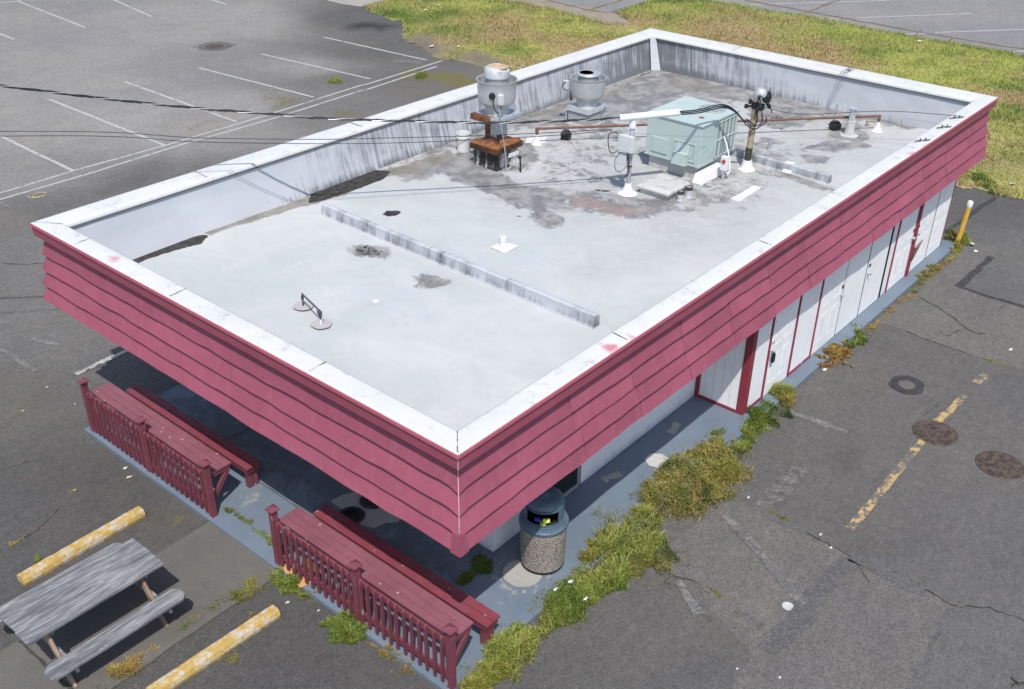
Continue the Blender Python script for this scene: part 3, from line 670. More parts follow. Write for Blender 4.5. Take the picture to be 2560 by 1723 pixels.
o = blades('grass', GP, .03, tall*rng.uniform(.07, .17, n), rng.uniform(.016, .034, n), rng.uniform(.3, 1.1, n), cc, root_shade=.88); kind(o, 'stuff')
tag(o, 'rough unmown grass, green and straw coloured, behind and beside the building', 'grass')

# ------------------------------------------------------------------ painted slab round the building
SX0, SX1, SY0, SY1 = 5.93, 22.92, 5.87, 14.05
sx, sy = np.meshgrid(np.arange(SX0, SX1+.01, .0999), np.arange(SY0, SY1+.01, .0998), indexing='ij')
sx[-1] = SX1; sy[:, -1] = SY1
wear = np.zeros_like(sx)+.10
def wr(poly, a, soft=.25, wob=.15):
    global wear
    wear = np.maximum(wear, a*pmask(sx, sy, poly, soft, wob, 2))
wr([(7.34,6.68),(7.54,6.68),(7.76,6.52),(7.74,6.36),(7.48,6.34),(7.33,6.29),(7.30,6.38),(7.29,6.55)], .56)
wr([(7.62,7.00),(7.98,6.86),(7.87,6.64),(7.52,6.66),(7.44,6.89)], .34)
wr([(7.19,6.13),(7.30,6.06),(7.15,6.00),(7.11,6.06)], .6, .1, .05)
wr([(7.94,6.13),(8.04,6.09),(7.98,5.99),(7.87,6.00)], .8, .08, .04)
wr([(7.77,6.44),(7.99,6.08),(7.78,5.90),(7.43,5.95),(7.48,6.16)], .30, .4)
wr([(6.56,10.86),(6.91,10.70),(6.97,10.33),(6.58,10.28),(6.43,10.61)], .47, .3)
wr([(9.98,6.92),(10.44,6.57),(9.93,6.34),(9.54,6.55)], .27, .3)
cx_, cy_ = (8.07,6.50); rr = np.hypot(sx-cx_, sy-cy_)
wear = np.maximum(wear, .52*np.exp(-((rr-.36)/.04)**2))
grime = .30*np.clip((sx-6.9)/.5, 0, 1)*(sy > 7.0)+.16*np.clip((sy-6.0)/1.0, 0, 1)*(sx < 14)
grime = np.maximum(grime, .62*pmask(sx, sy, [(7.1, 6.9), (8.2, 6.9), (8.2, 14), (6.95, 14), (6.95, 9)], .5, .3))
slab = kind(MB().box(SX0, SX1, SY0, SY1, -.05, .0585).build('painted_slab', 'slab'), 'structure')
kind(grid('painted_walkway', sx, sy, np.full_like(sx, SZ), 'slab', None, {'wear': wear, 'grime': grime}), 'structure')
bare = MB(); bare.sheet(wobble([(7.37,9.63),(7.59,9.60),(7.84,9.49),(8.04,9.12),(8.02,8.58),(7.70,8.52),(7.55,8.68),(7.36,8.69),(7.31,8.91),(7.34,9.36)], .03, .15, 3), .064)
bare.sheet(wobble([(10.48,6.95),(10.60,6.90),(10.79,6.83),(10.74,6.70),(10.68,6.71),(10.53,6.81),(10.46,6.76),(10.42,6.81)], .012, .08, 4), .064)
bare.sheet(wobble([(12.52,6.91),(12.52,6.76),(12.19,6.70),(12.19,6.86),(12.34,6.84)], .012, .08, 5), .064)
bare.sheet([(cx_+.27*math.cos(a*.3)*(1+.03*math.sin(a*2.3)), cy_+.27*math.sin(a*.3)) for a in range(21)], .0645); kind(bare.build('bare_concrete', 'concrete_bare'), 'structure')
wsx, wsy = (11.43,6.51)
wp = [(wsx+.19*math.cos(t*.3)*(1+.08*math.sin(t*2.1)), wsy+.20*math.sin(t*.3)*(1+.06*math.cos(t*1.7))) for t in range(21)]
kind(MB().sheet(wp, .064).build('cement_spot', 'concrete_spot'), 'structure')
sj = MB(); sj.ribbon([(7.0, 12.05), (8.1, 12.05)], .02, .0645, .003, .3); sj.ribbon([(6.95, 13.2), (6.95, 7.4)], .015, .0645, .003, .3)
kind(sj.build('slab_joint', 'crack'), 'structure')

# ------------------------------------------------------------------ the building
X0, X1, Y0, Y1, ZC = 6.123, 22.885, 5.821, 14.610, 3.5
WF, WR, WLE, WB = .30, .29, .43, .55                          # coping widths: front, right, left, back
BL = origin(thing('restaurant_building', 'low flat roofed building with white roof parapet, maroon shingle skirt and white walls', 'building'), (14.5, 10.2, 0))
# roof deck
dx, dy = np.meshgrid(np.arange(X0+.15, X1-.55, .04), np.arange(Y0+.15, Y1-.49, .04), indexing='ij')
def at(lst, soft=.15, wob=.12, ws=1.6, src=None):
    out = np.zeros_like(dx) if src is None else src
    for poly, a in lst: out = np.maximum(out, a*pmask(dx, dy, poly, soft, wob, ws))
    return out
grey = at([
    ([(13.42,12.93),(13.90,12.64),(14.02,12.15),(13.83,11.41),(14.04,10.84),(13.94,10.39),(13.52,10.21),(13.19,10.69),(13.14,11.27),(13.19,12.00),(13.21,12.56)], 1.0),
    ([(12.64,13.79),(14.19,13.49),(14.96,13.60),(16.04,12.84),(15.11,11.96),(14.32,11.82),(13.64,12.81),(12.40,12.99)], .56),
    ([(14.22,10.76),(14.56,10.15),(14.89,9.34),(15.52,8.98),(15.02,8.66),(14.01,8.75),(13.63,9.47),(13.65,10.17)], .56),
    ([(17.21,14.33),(18.71,14.08),(20.14,14.00),(22.18,14.01),(22.42,13.33),(19.91,11.75),(18.79,11.97),(17.86,12.35),(16.81,13.03),(16.25,13.65)], .62),
    ([(22.63,13.95),(22.56,11.40),(22.45,9.18),(22.38,6.98),(21.95,7.29),(21.81,8.70),(21.36,10.18),(21.01,11.60),(20.68,12.68)], .60),
    ([(21.55,11.01),(21.85,9.65),(21.15,8.94),(20.01,9.25),(20.02,10.00)], .52),
    ([(19.34,8.40),(19.93,8.31),(20.23,8.14),(20.27,7.88),(20.54,7.73),(20.44,7.41),(20.12,7.47),(19.95,7.73),(19.60,7.78),(19.49,8.10)], .82),
    ([(18.93,8.17),(19.12,8.09),(19.23,7.71),(18.98,7.72),(18.65,7.69),(18.66,7.93)], .85),
    ([(19.11,9.50),(19.69,9.30),(19.03,8.74),(18.43,8.98)], .42),
    ([(17.90,8.02),(17.68,6.95),(17.48,6.82),(17.38,7.27),(17.52,7.95),(17.28,8.09),(17.54,8.16)], .62),
    ([(20.68,12.68),(21.40,11.00),(18.91,9.71),(18.20,11.07)], .40),
    ([(16.09,12.79),(17.14,11.64),(17.19,10.89),(14.88,9.68),(14.03,11.20)], .30),
    ([(16.19,9.77),(17.60,8.97),(17.39,8.08),(15.52,8.01),(14.47,8.65)], .33),
    ([(9.81,11.69),(10.04,11.75),(10.21,11.56),(10.18,11.20),(9.96,11.04),(9.78,11.29),(9.71,11.46)], .95),
    ([(9.76,10.08),(10.00,10.25),(10.15,10.16),(10.20,9.84),(10.03,9.63),(9.75,9.64),(9.64,9.83)], .90),
    ([(12.67,10.29),(13.11,10.52),(13.40,10.40),(13.26,9.74),(12.93,9.61),(12.61,9.87)], .62),
    ([(8.86,10.18),(9.06,10.22),(9.08,10.01),(8.91,9.90),(8.73,9.97)], .42),
    ([(12.91,11.37),(15.24,8.80),(14.87,8.57),(13.79,9.25),(13.30,9.90),(12.87,10.78)], .40),
    ([(17.62,16.71),(17.97,16.33),(18.39,16.65),(17.76,16.94)], .3),
    ])
gx2 = np.clip((dx-13.5)/3.5, 0, 1)*np.clip((dy-7.0)/1.5, 0, 1); grey = np.maximum(grey, gx2*np.clip(.16+.95*(fbm(dx, dy, .55, 61, 5)-.34), 0, .62))
grey = np.maximum(grey, .50*np.exp(-(np.maximum(0, (X1-.66)-dx)/1.3)**2)*np.clip((dy-7)/2, 0, 1)); grey = np.maximum(grey, .50*np.exp(-(np.maximum(0, (Y1-.66)-dy)/.75)**2)*np.clip((dx-12)/2, 0, 1))
age = np.clip((dx-11.2)/3.2+(fbm(dx, dy, .6, 71)-.5)*1.6, 0, 1)*np.clip(.35+fbm(dx, dy, .8, 73), 0, 1)*np.clip((dy-6.4)/1.6, .15, 1)
grey = grey*(1+.32*np.clip((dx-11.5)/2, 0, 1))
bvx, bvy = 20.79, 8.06; grey = np.maximum(grey, .95*(np.hypot(dx-bvx, dy-bvy) < .42))
brown = at([
    ([(8.68,14.03),(8.98,14.04),(9.86,14.00),(10.54,13.99),(11.36,13.97),(11.84,13.78),(11.38,13.49),(10.89,13.55),(10.31,13.71),(9.46,13.74),(8.99,13.79),(8.72,13.76)], .92),
    ([(10.86,13.90),(12.77,13.88),(13.50,13.85),(14.49,13.69),(14.08,13.22),(12.96,13.31),(12.36,13.49),(11.50,13.53),(10.78,13.55)], .80),
    ([(19.48,13.61),(21.07,13.78),(20.36,13.38),(19.75,13.49),(19.23,13.34)], .75),
    ([(16.76,14.17),(18.81,13.97),(18.25,13.54),(16.60,13.72)], .55),
    ([(22.51,13.87),(22.21,12.95),(21.95,11.31),(21.20,11.39),(21.11,12.96)], .48),
    ], .18, .16)
dark = at([
    ([(7.10,13.93),(7.35,13.98),(7.71,13.98),(8.20,14.01),(8.56,13.93),(8.57,13.79),(8.35,13.62),(7.89,13.73),(7.49,13.76),(7.17,13.74)], .98),
    ([(11.05,14.13),(11.79,14.12),(12.50,14.07),(12.70,13.74),(12.29,13.51),(11.52,13.51),(10.91,13.57),(10.60,13.67)], .98),
    ([(11.18,12.36),(11.34,12.39),(11.48,12.25),(11.44,12.16),(11.27,12.15),(11.16,12.23)], 1.2),
    ([(11.34,12.01),(11.42,12.00),(11.29,11.92)], .9),
    ([(9.82,11.64),(10.03,11.71),(10.18,11.57),(10.15,11.19),(9.96,11.08),(9.80,11.30),(9.74,11.51)], .56),
    ([(9.78,10.06),(9.99,10.19),(10.12,10.13),(10.15,9.89),(10.06,9.67),(9.77,9.65),(9.69,9.81)], .46),
    ([(12.83,10.31),(13.15,10.48),(13.18,10.33),(13.06,9.86),(13.21,9.70),(12.91,9.73),(12.76,9.99)], .50),
    ([(14.54,10.28),(14.67,10.23),(14.82,9.92),(14.65,9.94),(14.46,10.15)], .62),
    ([(19.30,13.44),(20.16,13.42),(20.26,13.31),(19.35,13.21)], .5),
    ([(21.58,14.03),(22.14,13.94),(22.05,13.83),(21.37,13.85)], .6),
    ([(11.96,11.25),(12.00,11.12),(11.93,11.13)], .9), ([(12.69,10.57),(12.76,10.51),(12.72,10.46),(12.63,10.51)], .9), ([(11.62,10.88),(11.65,10.84),(11.60,10.80)], 1.0),
    ([(8.72,13.72),(8.78,13.63),(8.71,13.63)], .9), ([(10.36,10.33),(10.39,10.26),(10.33,10.25)], .9),
    ([(20.05,9.54),(20.28,9.29),(20.10,9.31)], .75),
    ], .05, .05, 5)
red = at([([(14.00,10.66),(14.22,10.25),(14.21,9.55),(14.39,9.14),(14.72,8.89),(14.40,8.82),(13.76,9.23),(13.78,9.93)], .98),
          ([(13.88,10.35),(13.74,9.35),(14.11,9.15),(14.13,10.19)], 1.0), ([(21.15,10.07),(21.43,9.44),(20.63,9.34),(20.50,9.96)], .5)], .25, .15)
white = at([([(15.93,8.15),(15.93,7.96),(16.83,7.99),(16.82,8.16)], 1.0), ([(8.84,10.12),(8.83,10.01),(8.94,10.03),(8.94,10.12)], 1.0),
            ([(9.88,11.79),(10.20,11.70),(10.27,11.26),(10.13,10.90),(9.84,10.81),(9.69,11.14),(9.62,11.55)], .32), ([(9.72,10.13),(10.22,10.30),(10.24,9.71),(9.97,9.46),(9.61,9.57)], .30),
            ([(15.97,13.07),(16.37,12.77),(15.95,12.51),(15.65,12.85)], .6)], .03, .012, 3)
white = np.maximum(white, .55*np.exp(-((np.hypot(dx-17.46, dy-8.68)-.1)/.22)**2)*(fbm(dx, dy, 5, 3) > .45))
wet = np.clip(dark*1.2-.6, 0, 1)*np.clip((dy-12)/1, 0, 1)
dz = D+(fbm(dx, dy, .5, 8)-.5)*.035+(fbm(dx, dy, 2.2, 18)-.5)*.012
o = grid('roof_deck', dx, dy, dz, 'roof', BL, {'grey': grey, 'brown': brown, 'dark': dark, 'red': red, 'white': white, 'wet': wet, 'age': age}, BL['_o'])
o.data.polygons.foreach_set('use_smooth', [True]*len(o.data.polygons))
# inner parapets: left (sunlit side with streaks) and back, then front and right
def parapet(pa, pb, qa, qb, gfun, nu=240, nv=24):            # top edge pa-pb, foot qa-qb
    t = np.linspace(0, 1, nu)[:, None]; s = np.linspace(0, 1, nv)[None, :]
    pr = np.where(s > .90, s, s*1.0); k_ = s**3*.35+s*.65
    X = (pa[0]+(pb[0]-pa[0])*t)*(1-k_)+(qa[0]+(qb[0]-qa[0])*t)*k_; Y = (pa[1]+(pb[1]-pa[1])*t)*(1-k_)+(qa[1]+(qb[1]-qa[1])*t)*k_
    Z = (ZC-.05)*(1-s)+(D-.02)*s+0*t
    bw = (fbm(X+Y, Z*2, .9, 5)-.5)*.05*np.sin(s*math.pi); dxn, dyn = -(pb[1]-pa[1]), pb[0]-pa[0]; L = math.hypot(dxn, dyn)
    X = X+bw*dxn/L; Y = Y+bw*dyn/L
    o = grid('parapet', X, Y, Z, 'parapet', BL, {'grime': gfun(X, Y, Z, s+0*t), 'along': t*math.hypot(pb[0]-pa[0], pb[1]-pa[1])+pa[0]+0*s}, BL['_o']); o.data.polygons.foreach_set('use_smooth', [True]*len(o.data.polygons)); return o
def gl(X, Y, Z, s):
    g = np.interp(X, [6, 9.2, 10.2, 11.2, 12.4, 13.5, 16, 18, 20.5, 22.4], [.02, .06, .20, .42, .46, .52, .50, .54, .70, .86])
    return g+.14*s*(X > 10)+.40*np.clip((s-.80)/.2, 0, 1)*np.clip((X-9.5)/2, 0, 1)
def gb(X, Y, Z, s):
    g = np.interp(Y, [6, 7.5, 9, 10, 11.5, 12.6, 13.4, 14], [.08, .14, .24, .34, .54, .70, .82, .92])
    return g+.42*np.clip((s-.70)/.30, 0, 1)*np.interp(Y, [6, 8, 14], [.5, 1, 1])
iy1 = Y1-WLE+.03; ix1 = X1-WB+.03
parapet((X0+.2, iy1), (ix1, iy1), (X0+.2, Y1-.69), (X1-.60, Y1-.58), gl)
parapet((ix1, iy1), (ix1, Y0+.2), (X1-.62, Y1-.58), (X1-.62, Y0+.2), gb)
parapet((X0+WF-.03, Y0+.2), (X0+WF-.03, iy1), (X0+WF+.06, Y0+.2), (X0+WF+.06, Y1-.6), lambda X, Y, Z, s: .05+0*X, 60, 8)
parapet((ix1, Y0+WR-.03), (X0+.2, Y0+WR-.03), (X1-.6, Y0+WR+.06), (X0+.2, Y0+WR+.06), lambda X, Y, Z, s: .1+0*X, 60, 8)
MB().loft([[(ix1-.02, iy1-.02, ZC-.04), (ix1-.12, iy1-.01, ZC-.04), (ix1-.01, iy1-.12, ZC-.04)], [(X1-.62, Y1-.62, D), (X1-.80, Y1-.63, D), (X1-.63, Y1-.80, D)]]).build('parapet_corner', 'parapet', BL).data.attributes.new('grime', 'FLOAT', 'POINT').data.foreach_set('value', [.42]*6)
ps = MB()
# coping, four mitred runs
oc = [(X0, Y0), (X0, Y1), (X1, Y1), (X1, Y0)]; ic = [(X0+WF, Y0+WR), (X0+WF, Y1-WLE), (X1-WB, Y1-WLE), (X1-WB, Y0+WR)]
PK = [([(6.17,12.72),(6.39,12.66),(6.38,12.48),(6.17,12.38),(6.14,12.49)], .88), ([(8.85,5.96),(8.94,5.98),(9.02,5.88),(8.97,5.80),(8.82,5.83)], 1.4), ([(9.32,5.97),(9.33,5.91),(9.33,5.79),(9.24,5.80)], 1.3),
      ([(18.23,5.97),(18.50,5.73),(18.06,5.68),(18.07,5.91)], .9), ([(18.71,5.93),(19.06,5.80),(18.75,5.77)], .95), ([(6.11,6.75),(6.39,6.65),(6.36,6.25),(6.13,6.25)], .50), ([(6.10,7.20),(6.18,7.16),(6.10,7.03)], .5)]
for i in range(4):
    (ax, ay), (bx, by) = oc[i], oc[(i+1) % 4]; (cx, cy), (ex, ey) = ic[i], ic[(i+1) % 4]
    n = int(math.hypot(bx-ax, by-ay)/.035); t = np.linspace(0, 1, n)[:, None]
    s = np.array([0, 0, .06, .2, .35, .5, .65, .8, .94, 1.0, 1.0])[None, :]; dzv = np.array([-.03, -.004, 0, .002, .003, .004, .003, .002, 0, -.004, -.075])[None, :]
    if i == 0 and False: pass
    X = (ax+(bx-ax)*t)*(1-s)+(cx+(ex-cx)*t)*s; Y = (ay+(by-ay)*t)*(1-s)+(ay*0+cy+(ey-cy)*t)*s if False else (ay+(by-ay)*t)*(1-s)+(cy+(ey-cy)*t)*s
    Z = ZC+dzv+(fbm(X, Y, .8, 3)-.5)*.010
    pk_ = np.zeros_like(X)
    for poly, a in PK: pk_ = np.maximum(pk_, a*pmask(X, Y, poly, .12, .04, 4))
    o = grid('coping', X, Y, Z, 'coping', BL, {'pink': pk_}, BL['_o'])
# joints across the coping
for xx, yy, i in [(X0, 8.2, 0), (X0, 11.0, 0), (X0, 13.4, 0), (9.2, Y0, 3), (12.9, Y0, 3), (15.4, Y0, 3), (18.5, Y0, 3), (21.0, Y0, 3), (9.0, Y1, 1), (12.5, Y1, 1), (17, Y1, 1), (X1, 11.9, 2), (X1, 9.0, 2)]:
    ps = MB(); z = ZC+.012
    if i == 0: ps.ribbon([(X0+.02, yy), (X0+WF-.01, yy+.02)], .010, z, .006, .8, .05)
    if i == 3: ps.ribbon([(xx, Y0+.02), (xx+.03, Y0+WR-.01)], .010, z, .006, .8, .05)
    if i == 1: ps.ribbon([(xx, Y1-.02), (xx-.02, Y1-WLE+.01)], .012, z, .006, .8, .05)
    if i == 2: ps.ribbon([(X1-.02, yy), (X1-WB+.01, yy)], .012, z, .006, .8, .05)
    ps.build('coping_joint', 'joint', BL)
MB().ribbon([(X0+.01, Y0+.01), (X0+WF-.01, Y0+WR-.01)], .010, ZC+.012, .006, .8, .03).build('coping_joint', 'joint', BL); MB().ribbon([(X0+.01, Y1-.01), (X0+WF-.01, Y1-WLE+.01)], .010, ZC+.012, .006, .8, .05).build('coping_joint', 'joint', BL)
ln_ = MB()                                                     # caulk line where membrane tucks under the coping
ln_.box(X0+WF, ix1-.03, iy1-.040, iy1-.01, ZC-.107, ZC-.101); ln_.box(ix1-.040, ix1-.01, Y0+WR, iy1-.05, ZC-.107, ZC-.101); ln_.build('flashing_line', 'joint', BL)
# fascia ring
def ring(prof):                                                # closed profile of (outward offset, z)
    R = []
    for sx_, sy_, px, py in ((-1, -1, X0, Y0), (-1, 1, X0, Y1), (1, 1, X1, Y1), (1, -1, X1, Y0)): R.append([(px+sx_*a, py+sy_*a, z) for a, z in prof])
    m = MB(); m.loft(R+[R[0]], False); return m
ring([(-.004, 3.488), (.014, 3.478), (.022, 3.452), (.022, 3.446), (.002, 3.444), (-.006, 3.285), (-.03, 3.285), (-.03, 3.47)]).build('fascia', 'fascia', BL)
ring([(-.135, 3.46), (-.135, 3.30), (-.165, 3.30), (-.165, 3.46)]).build('parapet_back', 'fascia', BL)
MB().box(X0+.03, X1-.03, Y0+.03, Y1-.03, 3.30, 3.32).box(X0+.05, X1-.05, Y0+.05, Y1-.05, 2.21, 2.24) if False else None
so_ = MB()
for a, b, c_, d_ in ((X0+.01, X0+.16, Y0+.01, Y1-.01), (X1-.16, X1-.01, Y0+.01, Y1-.01), (X0+.16, X1-.16, Y0+.01, Y0+.16), (X0+.16, X1-.16, Y1-.16, Y1-.01)): so_.box(a, b, c_, d_, 3.31, 3.325)
so_.box(X0+.02, X1-.02, Y0+.02, Y1-.02, 2.215, 2.235); so_.build('soffit', 'fascia', BL)
# shingle skirt: four lapped courses on each side, boards with butt joints on the long sides
courses = [(3.36, 2.97, -.140, -.046), (3.00, 2.71, -.108, -.010), (2.74, 2.455, -.070, .026), (2.485, 2.20, -.034, .060)]
def skirt(side):
    m = MB(); r = random.Random(side+3); tints = []
    lo, hi = ((Y0, Y1), (X0, X1), (Y0, Y1), (X0, X1))[side]
    for ci, (zt, zb, ot, ob) in enumerate(courses):
        cuts = [lo]
        if side in (1, 3): cuts += [8.14+1.222*k_+.075*ci+r.uniform(-.03, .03)-(.9 if side == 3 else 0) for k_ in range(14) if lo+.3 < 8.14+1.222*k_+.075*ci-(.9 if side == 3 else 0) < hi-.25]
        cuts.append(hi)
        for bi, (a, b) in enumerate(zip(cuts[:-1], cuts[1:])):
            jz = r.uniform(-.006, .006) if len(cuts) > 2 else 0; jo = r.uniform(-.003, .004) if len(cuts) > 2 else 0
            ns = max(2, int((b-a)/.14)); R = []
            first, last = bi == 0, bi == len(cuts)-2
            for k_ in range(ns+1):
                u = k_/ns; wz = (vnoise(np.array([a+(b-a)*u]), np.array([ci*7.3+side]), 3.3, 4)[0]-.5)*.030+(vnoise(np.array([a+(b-a)*u]), np.array([ci*3.3+side]), .6, 9)[0]-.5)*.02; dc = min((a+(b-a)*u)-lo, 9); wz -= .050*max(0, 1-max(dc, 0)/.22)**2 if side in (0, 1) and ci < 3 else 0; wo = (vnoise(np.array([a+(b-a)*u]), np.array([ci*5.1+side]), 1.7, 6)[0]-.5)*.014
                ring_ = []
                for off, z, th in ((ot+jo, zt, 0), (ob+jo+wo+.008, zb+jz+wz, 0), (ob+jo+wo+.008, zb+jz+wz-.004, .036), (ot+jo, zt, .030)):
                    ea = -off+th if first else .004; eb = -off+th if last else .004
                    p = (a+ea)+((b-eb)-(a+ea))*u; n_ = off-th
                    ring_.append({0: (X0-n_, p, z), 1: (p, Y0-n_, z), 2: (X1+n_, p, z), 3: (p, Y1+n_, z)}[side])
                R.append(ring_)
            tints += [r.random()]*(len(R)*4); m.loft(R)
    o = m.build('skirt', 'skirt', BL); o.data.attributes.new('tint', 'FLOAT', 'POINT').data.foreach_set('value', tints); return o
for s_ in range(4): skirt(s_)
cc_ = MB()
cc_.loft([[(X0-o_-.004, Y0-o_-.004, z), (X0+.07, Y0-o_-.004, z), (X0+.07, Y0-o_+.004, z), (X0-o_+.004, Y0-o_+.004, z), (X0-o_+.004, Y0+.07, z), (X0-o_-.004, Y0+.07, z)] for z, o_ in ((2.182, .072), (2.44, .034))]).build('corner_cap', 'skirt', BL)
hp = MB(); hp.bar((X0+.115, Y0+.115, 3.30), (X0+.055, Y0+.055, 2.98), .012, .012); hp.bar((X0+.055, Y0+.055, 2.98), (X0+.010, Y0+.010, 2.73), .012, .012); hp.bar((X0+.012, Y0+.012, 2.73), (X0-.025, Y0-.025, 2.47), .012, .012)
hp.bar((X0-.003, Y0-.003, 3.46), (X0+.004, Y0+.004, 3.29), .012, .012); hp.build('hip_edge', 'hip', BL)

# walls
WZ = 2.60
wl = MB(); wl.box(8.13, 22.50, 7.08, 13.9, SZ-.03, WZ); wl.box(13.465, 22.53, 6.165, 7.3, SZ-.03, WZ+.003); wl.build('wall', 'wall', BL)
bd = MB()
for k_ in range(5): bd.box(13.452, 13.468, 6.27+.16*k_, 6.27+.16*k_+.153, SZ+.05, WZ-.01)     # grooved boards on the vestibule side
for k_ in range(3): bd.box(13.60+.165*k_, 13.60+.165*k_+.158, 6.15, 6.17, SZ+.05, WZ-.01)
for k_ in range(5): bd.box(15.12+.165*k_, 15.12+.165*k_+.158, 6.15, 6.17, SZ+.03, WZ-.01)
bd.build('grooved_boards', 'door', BL)
for b_ in ((13.435, 13.575, 6.132, 6.16, SZ, WZ), (13.437, 13.46, 6.16, 6.262, SZ, WZ), (13.43, 13.465, 7.00, 7.085, SZ, WZ), (13.432, 13.46, 6.262, 7.0, SZ, SZ+.055), (13.575, 14.09, 6.134, 6.16, SZ, SZ+.055), (14.10, 14.14, 6.128, 6.17, SZ, WZ), (15.065, 15.105, 6.128, 6.17, SZ, WZ), (15.115, 15.60, 6.134, 6.16, SZ, SZ+.05), (15.68, 15.94, 6.134, 6.16, SZ, SZ+.05), (15.94, 15.975, 6.128, 6.17, SZ, WZ), (19.445, 19.468, 6.135, 6.17, SZ, WZ), (20.45, 20.56, 6.105, 6.17, SZ, WZ), (22.515, 22.55, 6.14, 6.18, SZ, WZ), (10.08, 10.125, 7.062, 7.085, SZ, WZ), (21.92, 22.40, 6.146, 6.166, 2.14, 2.19), (22.05, 22.50, 6.146, 6.166, 2.06, 2.075)): MB().box(*b_).build('red_trim', 'trim_red', BL, bevel=.004)
for xx, w_ in ((17.02, .008), (18.06, .012), (19.06, .010), (19.14, .016), (21.61, .014)): MB().box(xx-w_/2, xx+w_/2, 6.143, 6.17, SZ, WZ).build('door_gap', 'black', BL)
def door(x0, x1, knob, panels=True, lockbox=False, low=False):
    m = MB(); m.box(x0, x1, 6.146, 6.168, SZ+.012, 2.12); w_ = x1-x0
    if panels:
        for (u0, u1) in ((.13, .44), (.56, .87)):
            for (z0, z1) in ((.22, .80), (.98, 1.52), (1.66, 1.92)):
                a0, a1 = x0+w_*u0, x0+w_*u1; q = .022
                m.box(a0, a1, 6.1422, 6.1465, SZ+z0, SZ+z0+q); m.box(a0, a1, 6.1422, 6.1465, SZ+z1-q, SZ+z1); m.box(a0, a0+q, 6.1422, 6.1465, SZ+z0+q, SZ+z1-q); m.box(a1-q, a1, 6.1422, 6.1465, SZ+z0+q, SZ+z1-q)
                m.box(a0+.05, a1-.05, 6.1432, 6.1465, SZ+z0+.05, SZ+z1-.05)
    d_ = sub(m.build('door', 'door', BL, bevel=.004), BL)
    if knob:
        kx = x0+.07 if knob < 0 else x1-.07
        kb = MB().tube([(kx, 6.147, 1.00), (kx, 6.10, 1.00)], .014, 10).lathe([(.0, 0), (.0, 0)], 0, 0, 3) if False else MB().tube([(kx, 6.147, 1.0), (kx, 6.115, 1.0), (kx, 6.112, 1.0), (kx, 6.085, 1.0), (kx, 6.07, 1.0)], [.014, .014, .030, .034, .018], 14)
        kb.tube([(kx, 6.147, 1.0), (kx, 6.139, 1.0)], .036, 14); kb.build('door_knob', 'galv', d_, True)
        db = MB().tube([(kx, 6.147, 1.17), (kx, 6.125, 1.17)], .032, 14); db.build('deadbolt', 'iron' if not lockbox else 'galv', d_, True)
    return d_
d1_ = door(14.155, 15.05, -1, True, True)
lb = MB(); lb.box(14.185, 14.265, 6.075, 6.112, .78, .94); lb.tube([(14.20, 6.095, .94), (14.20, 6.095, 1.0), (14.25, 6.095, 1.0), (14.25, 6.095, .94)], .009, 8); lb.build('key_lockbox', 'black', d1_, False, .008)
door(15.99, 17.01, 1); door(17.03, 18.04, 0, False); door(18.08, 19.05, -1, False); door(19.48, 20.44, 1); d4 = door(20.57, 21.59, -1); door(21.63, 22.51, 0)
fp = [(20.69,6.13,0.35),(20.64,6.13,0.68),(21.11,6.13,0.70)]
MB().loft([[(p[0], p[1], p[2]) for p in fp], [(p[0]+.004, p[1]-(.045 if i_ == 1 else .004), p[2]+.003) for i_, p in enumerate(fp)]]).build('torn_panel', 'timber_brown', d4)
MB().loft([[(p[0]-.03, p[1]+.002, p[2]-.03) for p in fp], [(p[0]+.05, p[1]+.004, p[2]+.0) for p in fp]]).build('torn_hole', 'black', d4)
# windows: right side storefront and front windows under the overhang
def window_y(x0, x1, z0, z1):
    f_ = MB(); q = .05
    f_.box(x0, x1, 7.045, 7.082, z0, z0+.07); f_.box(x0, x1, 7.045, 7.082, z1-q, z1); f_.box(x0, x0+q, 7.045, 7.082, z0+.07, z1-q); f_.box(x1-q, x1, 7.045, 7.082, z0+.07, z1-q)
    w_ = sub(f_.build('window', 'alu', BL, bevel=.004), BL); MB().box(x0+q, x1-q, 7.066, 7.079, z0+.07, z1-q).build('pane', 'glass', w_)
window_y(9.05, 10.075, SZ+.02, 2.1)
def window_x(y0, y1, z0, z1):
    f_ = MB(); q = .05
    f_.box(8.092, 8.132, y0, y1, z0, z0+.06); f_.box(8.092, 8.132, y0, y1, z1-q, z1); f_.box(8.092, 8.132, y0, y0+q, z0+.06, z1-q); f_.box(8.092, 8.132, y1-q, y1, z0+.06, z1-q)
    w_ = sub(f_.build('window', 'alu', BL, bevel=.004), BL); MB().box(8.112, 8.128, y0+q, y1-q, z0+.06, z1-q).build('pane', 'glass', w_)
for y0_, y1_ in ((8.0, 9.5), (9.6, 11.1), (11.2, 12.7)): window_x(y0_, y1_, .95, 2.05)
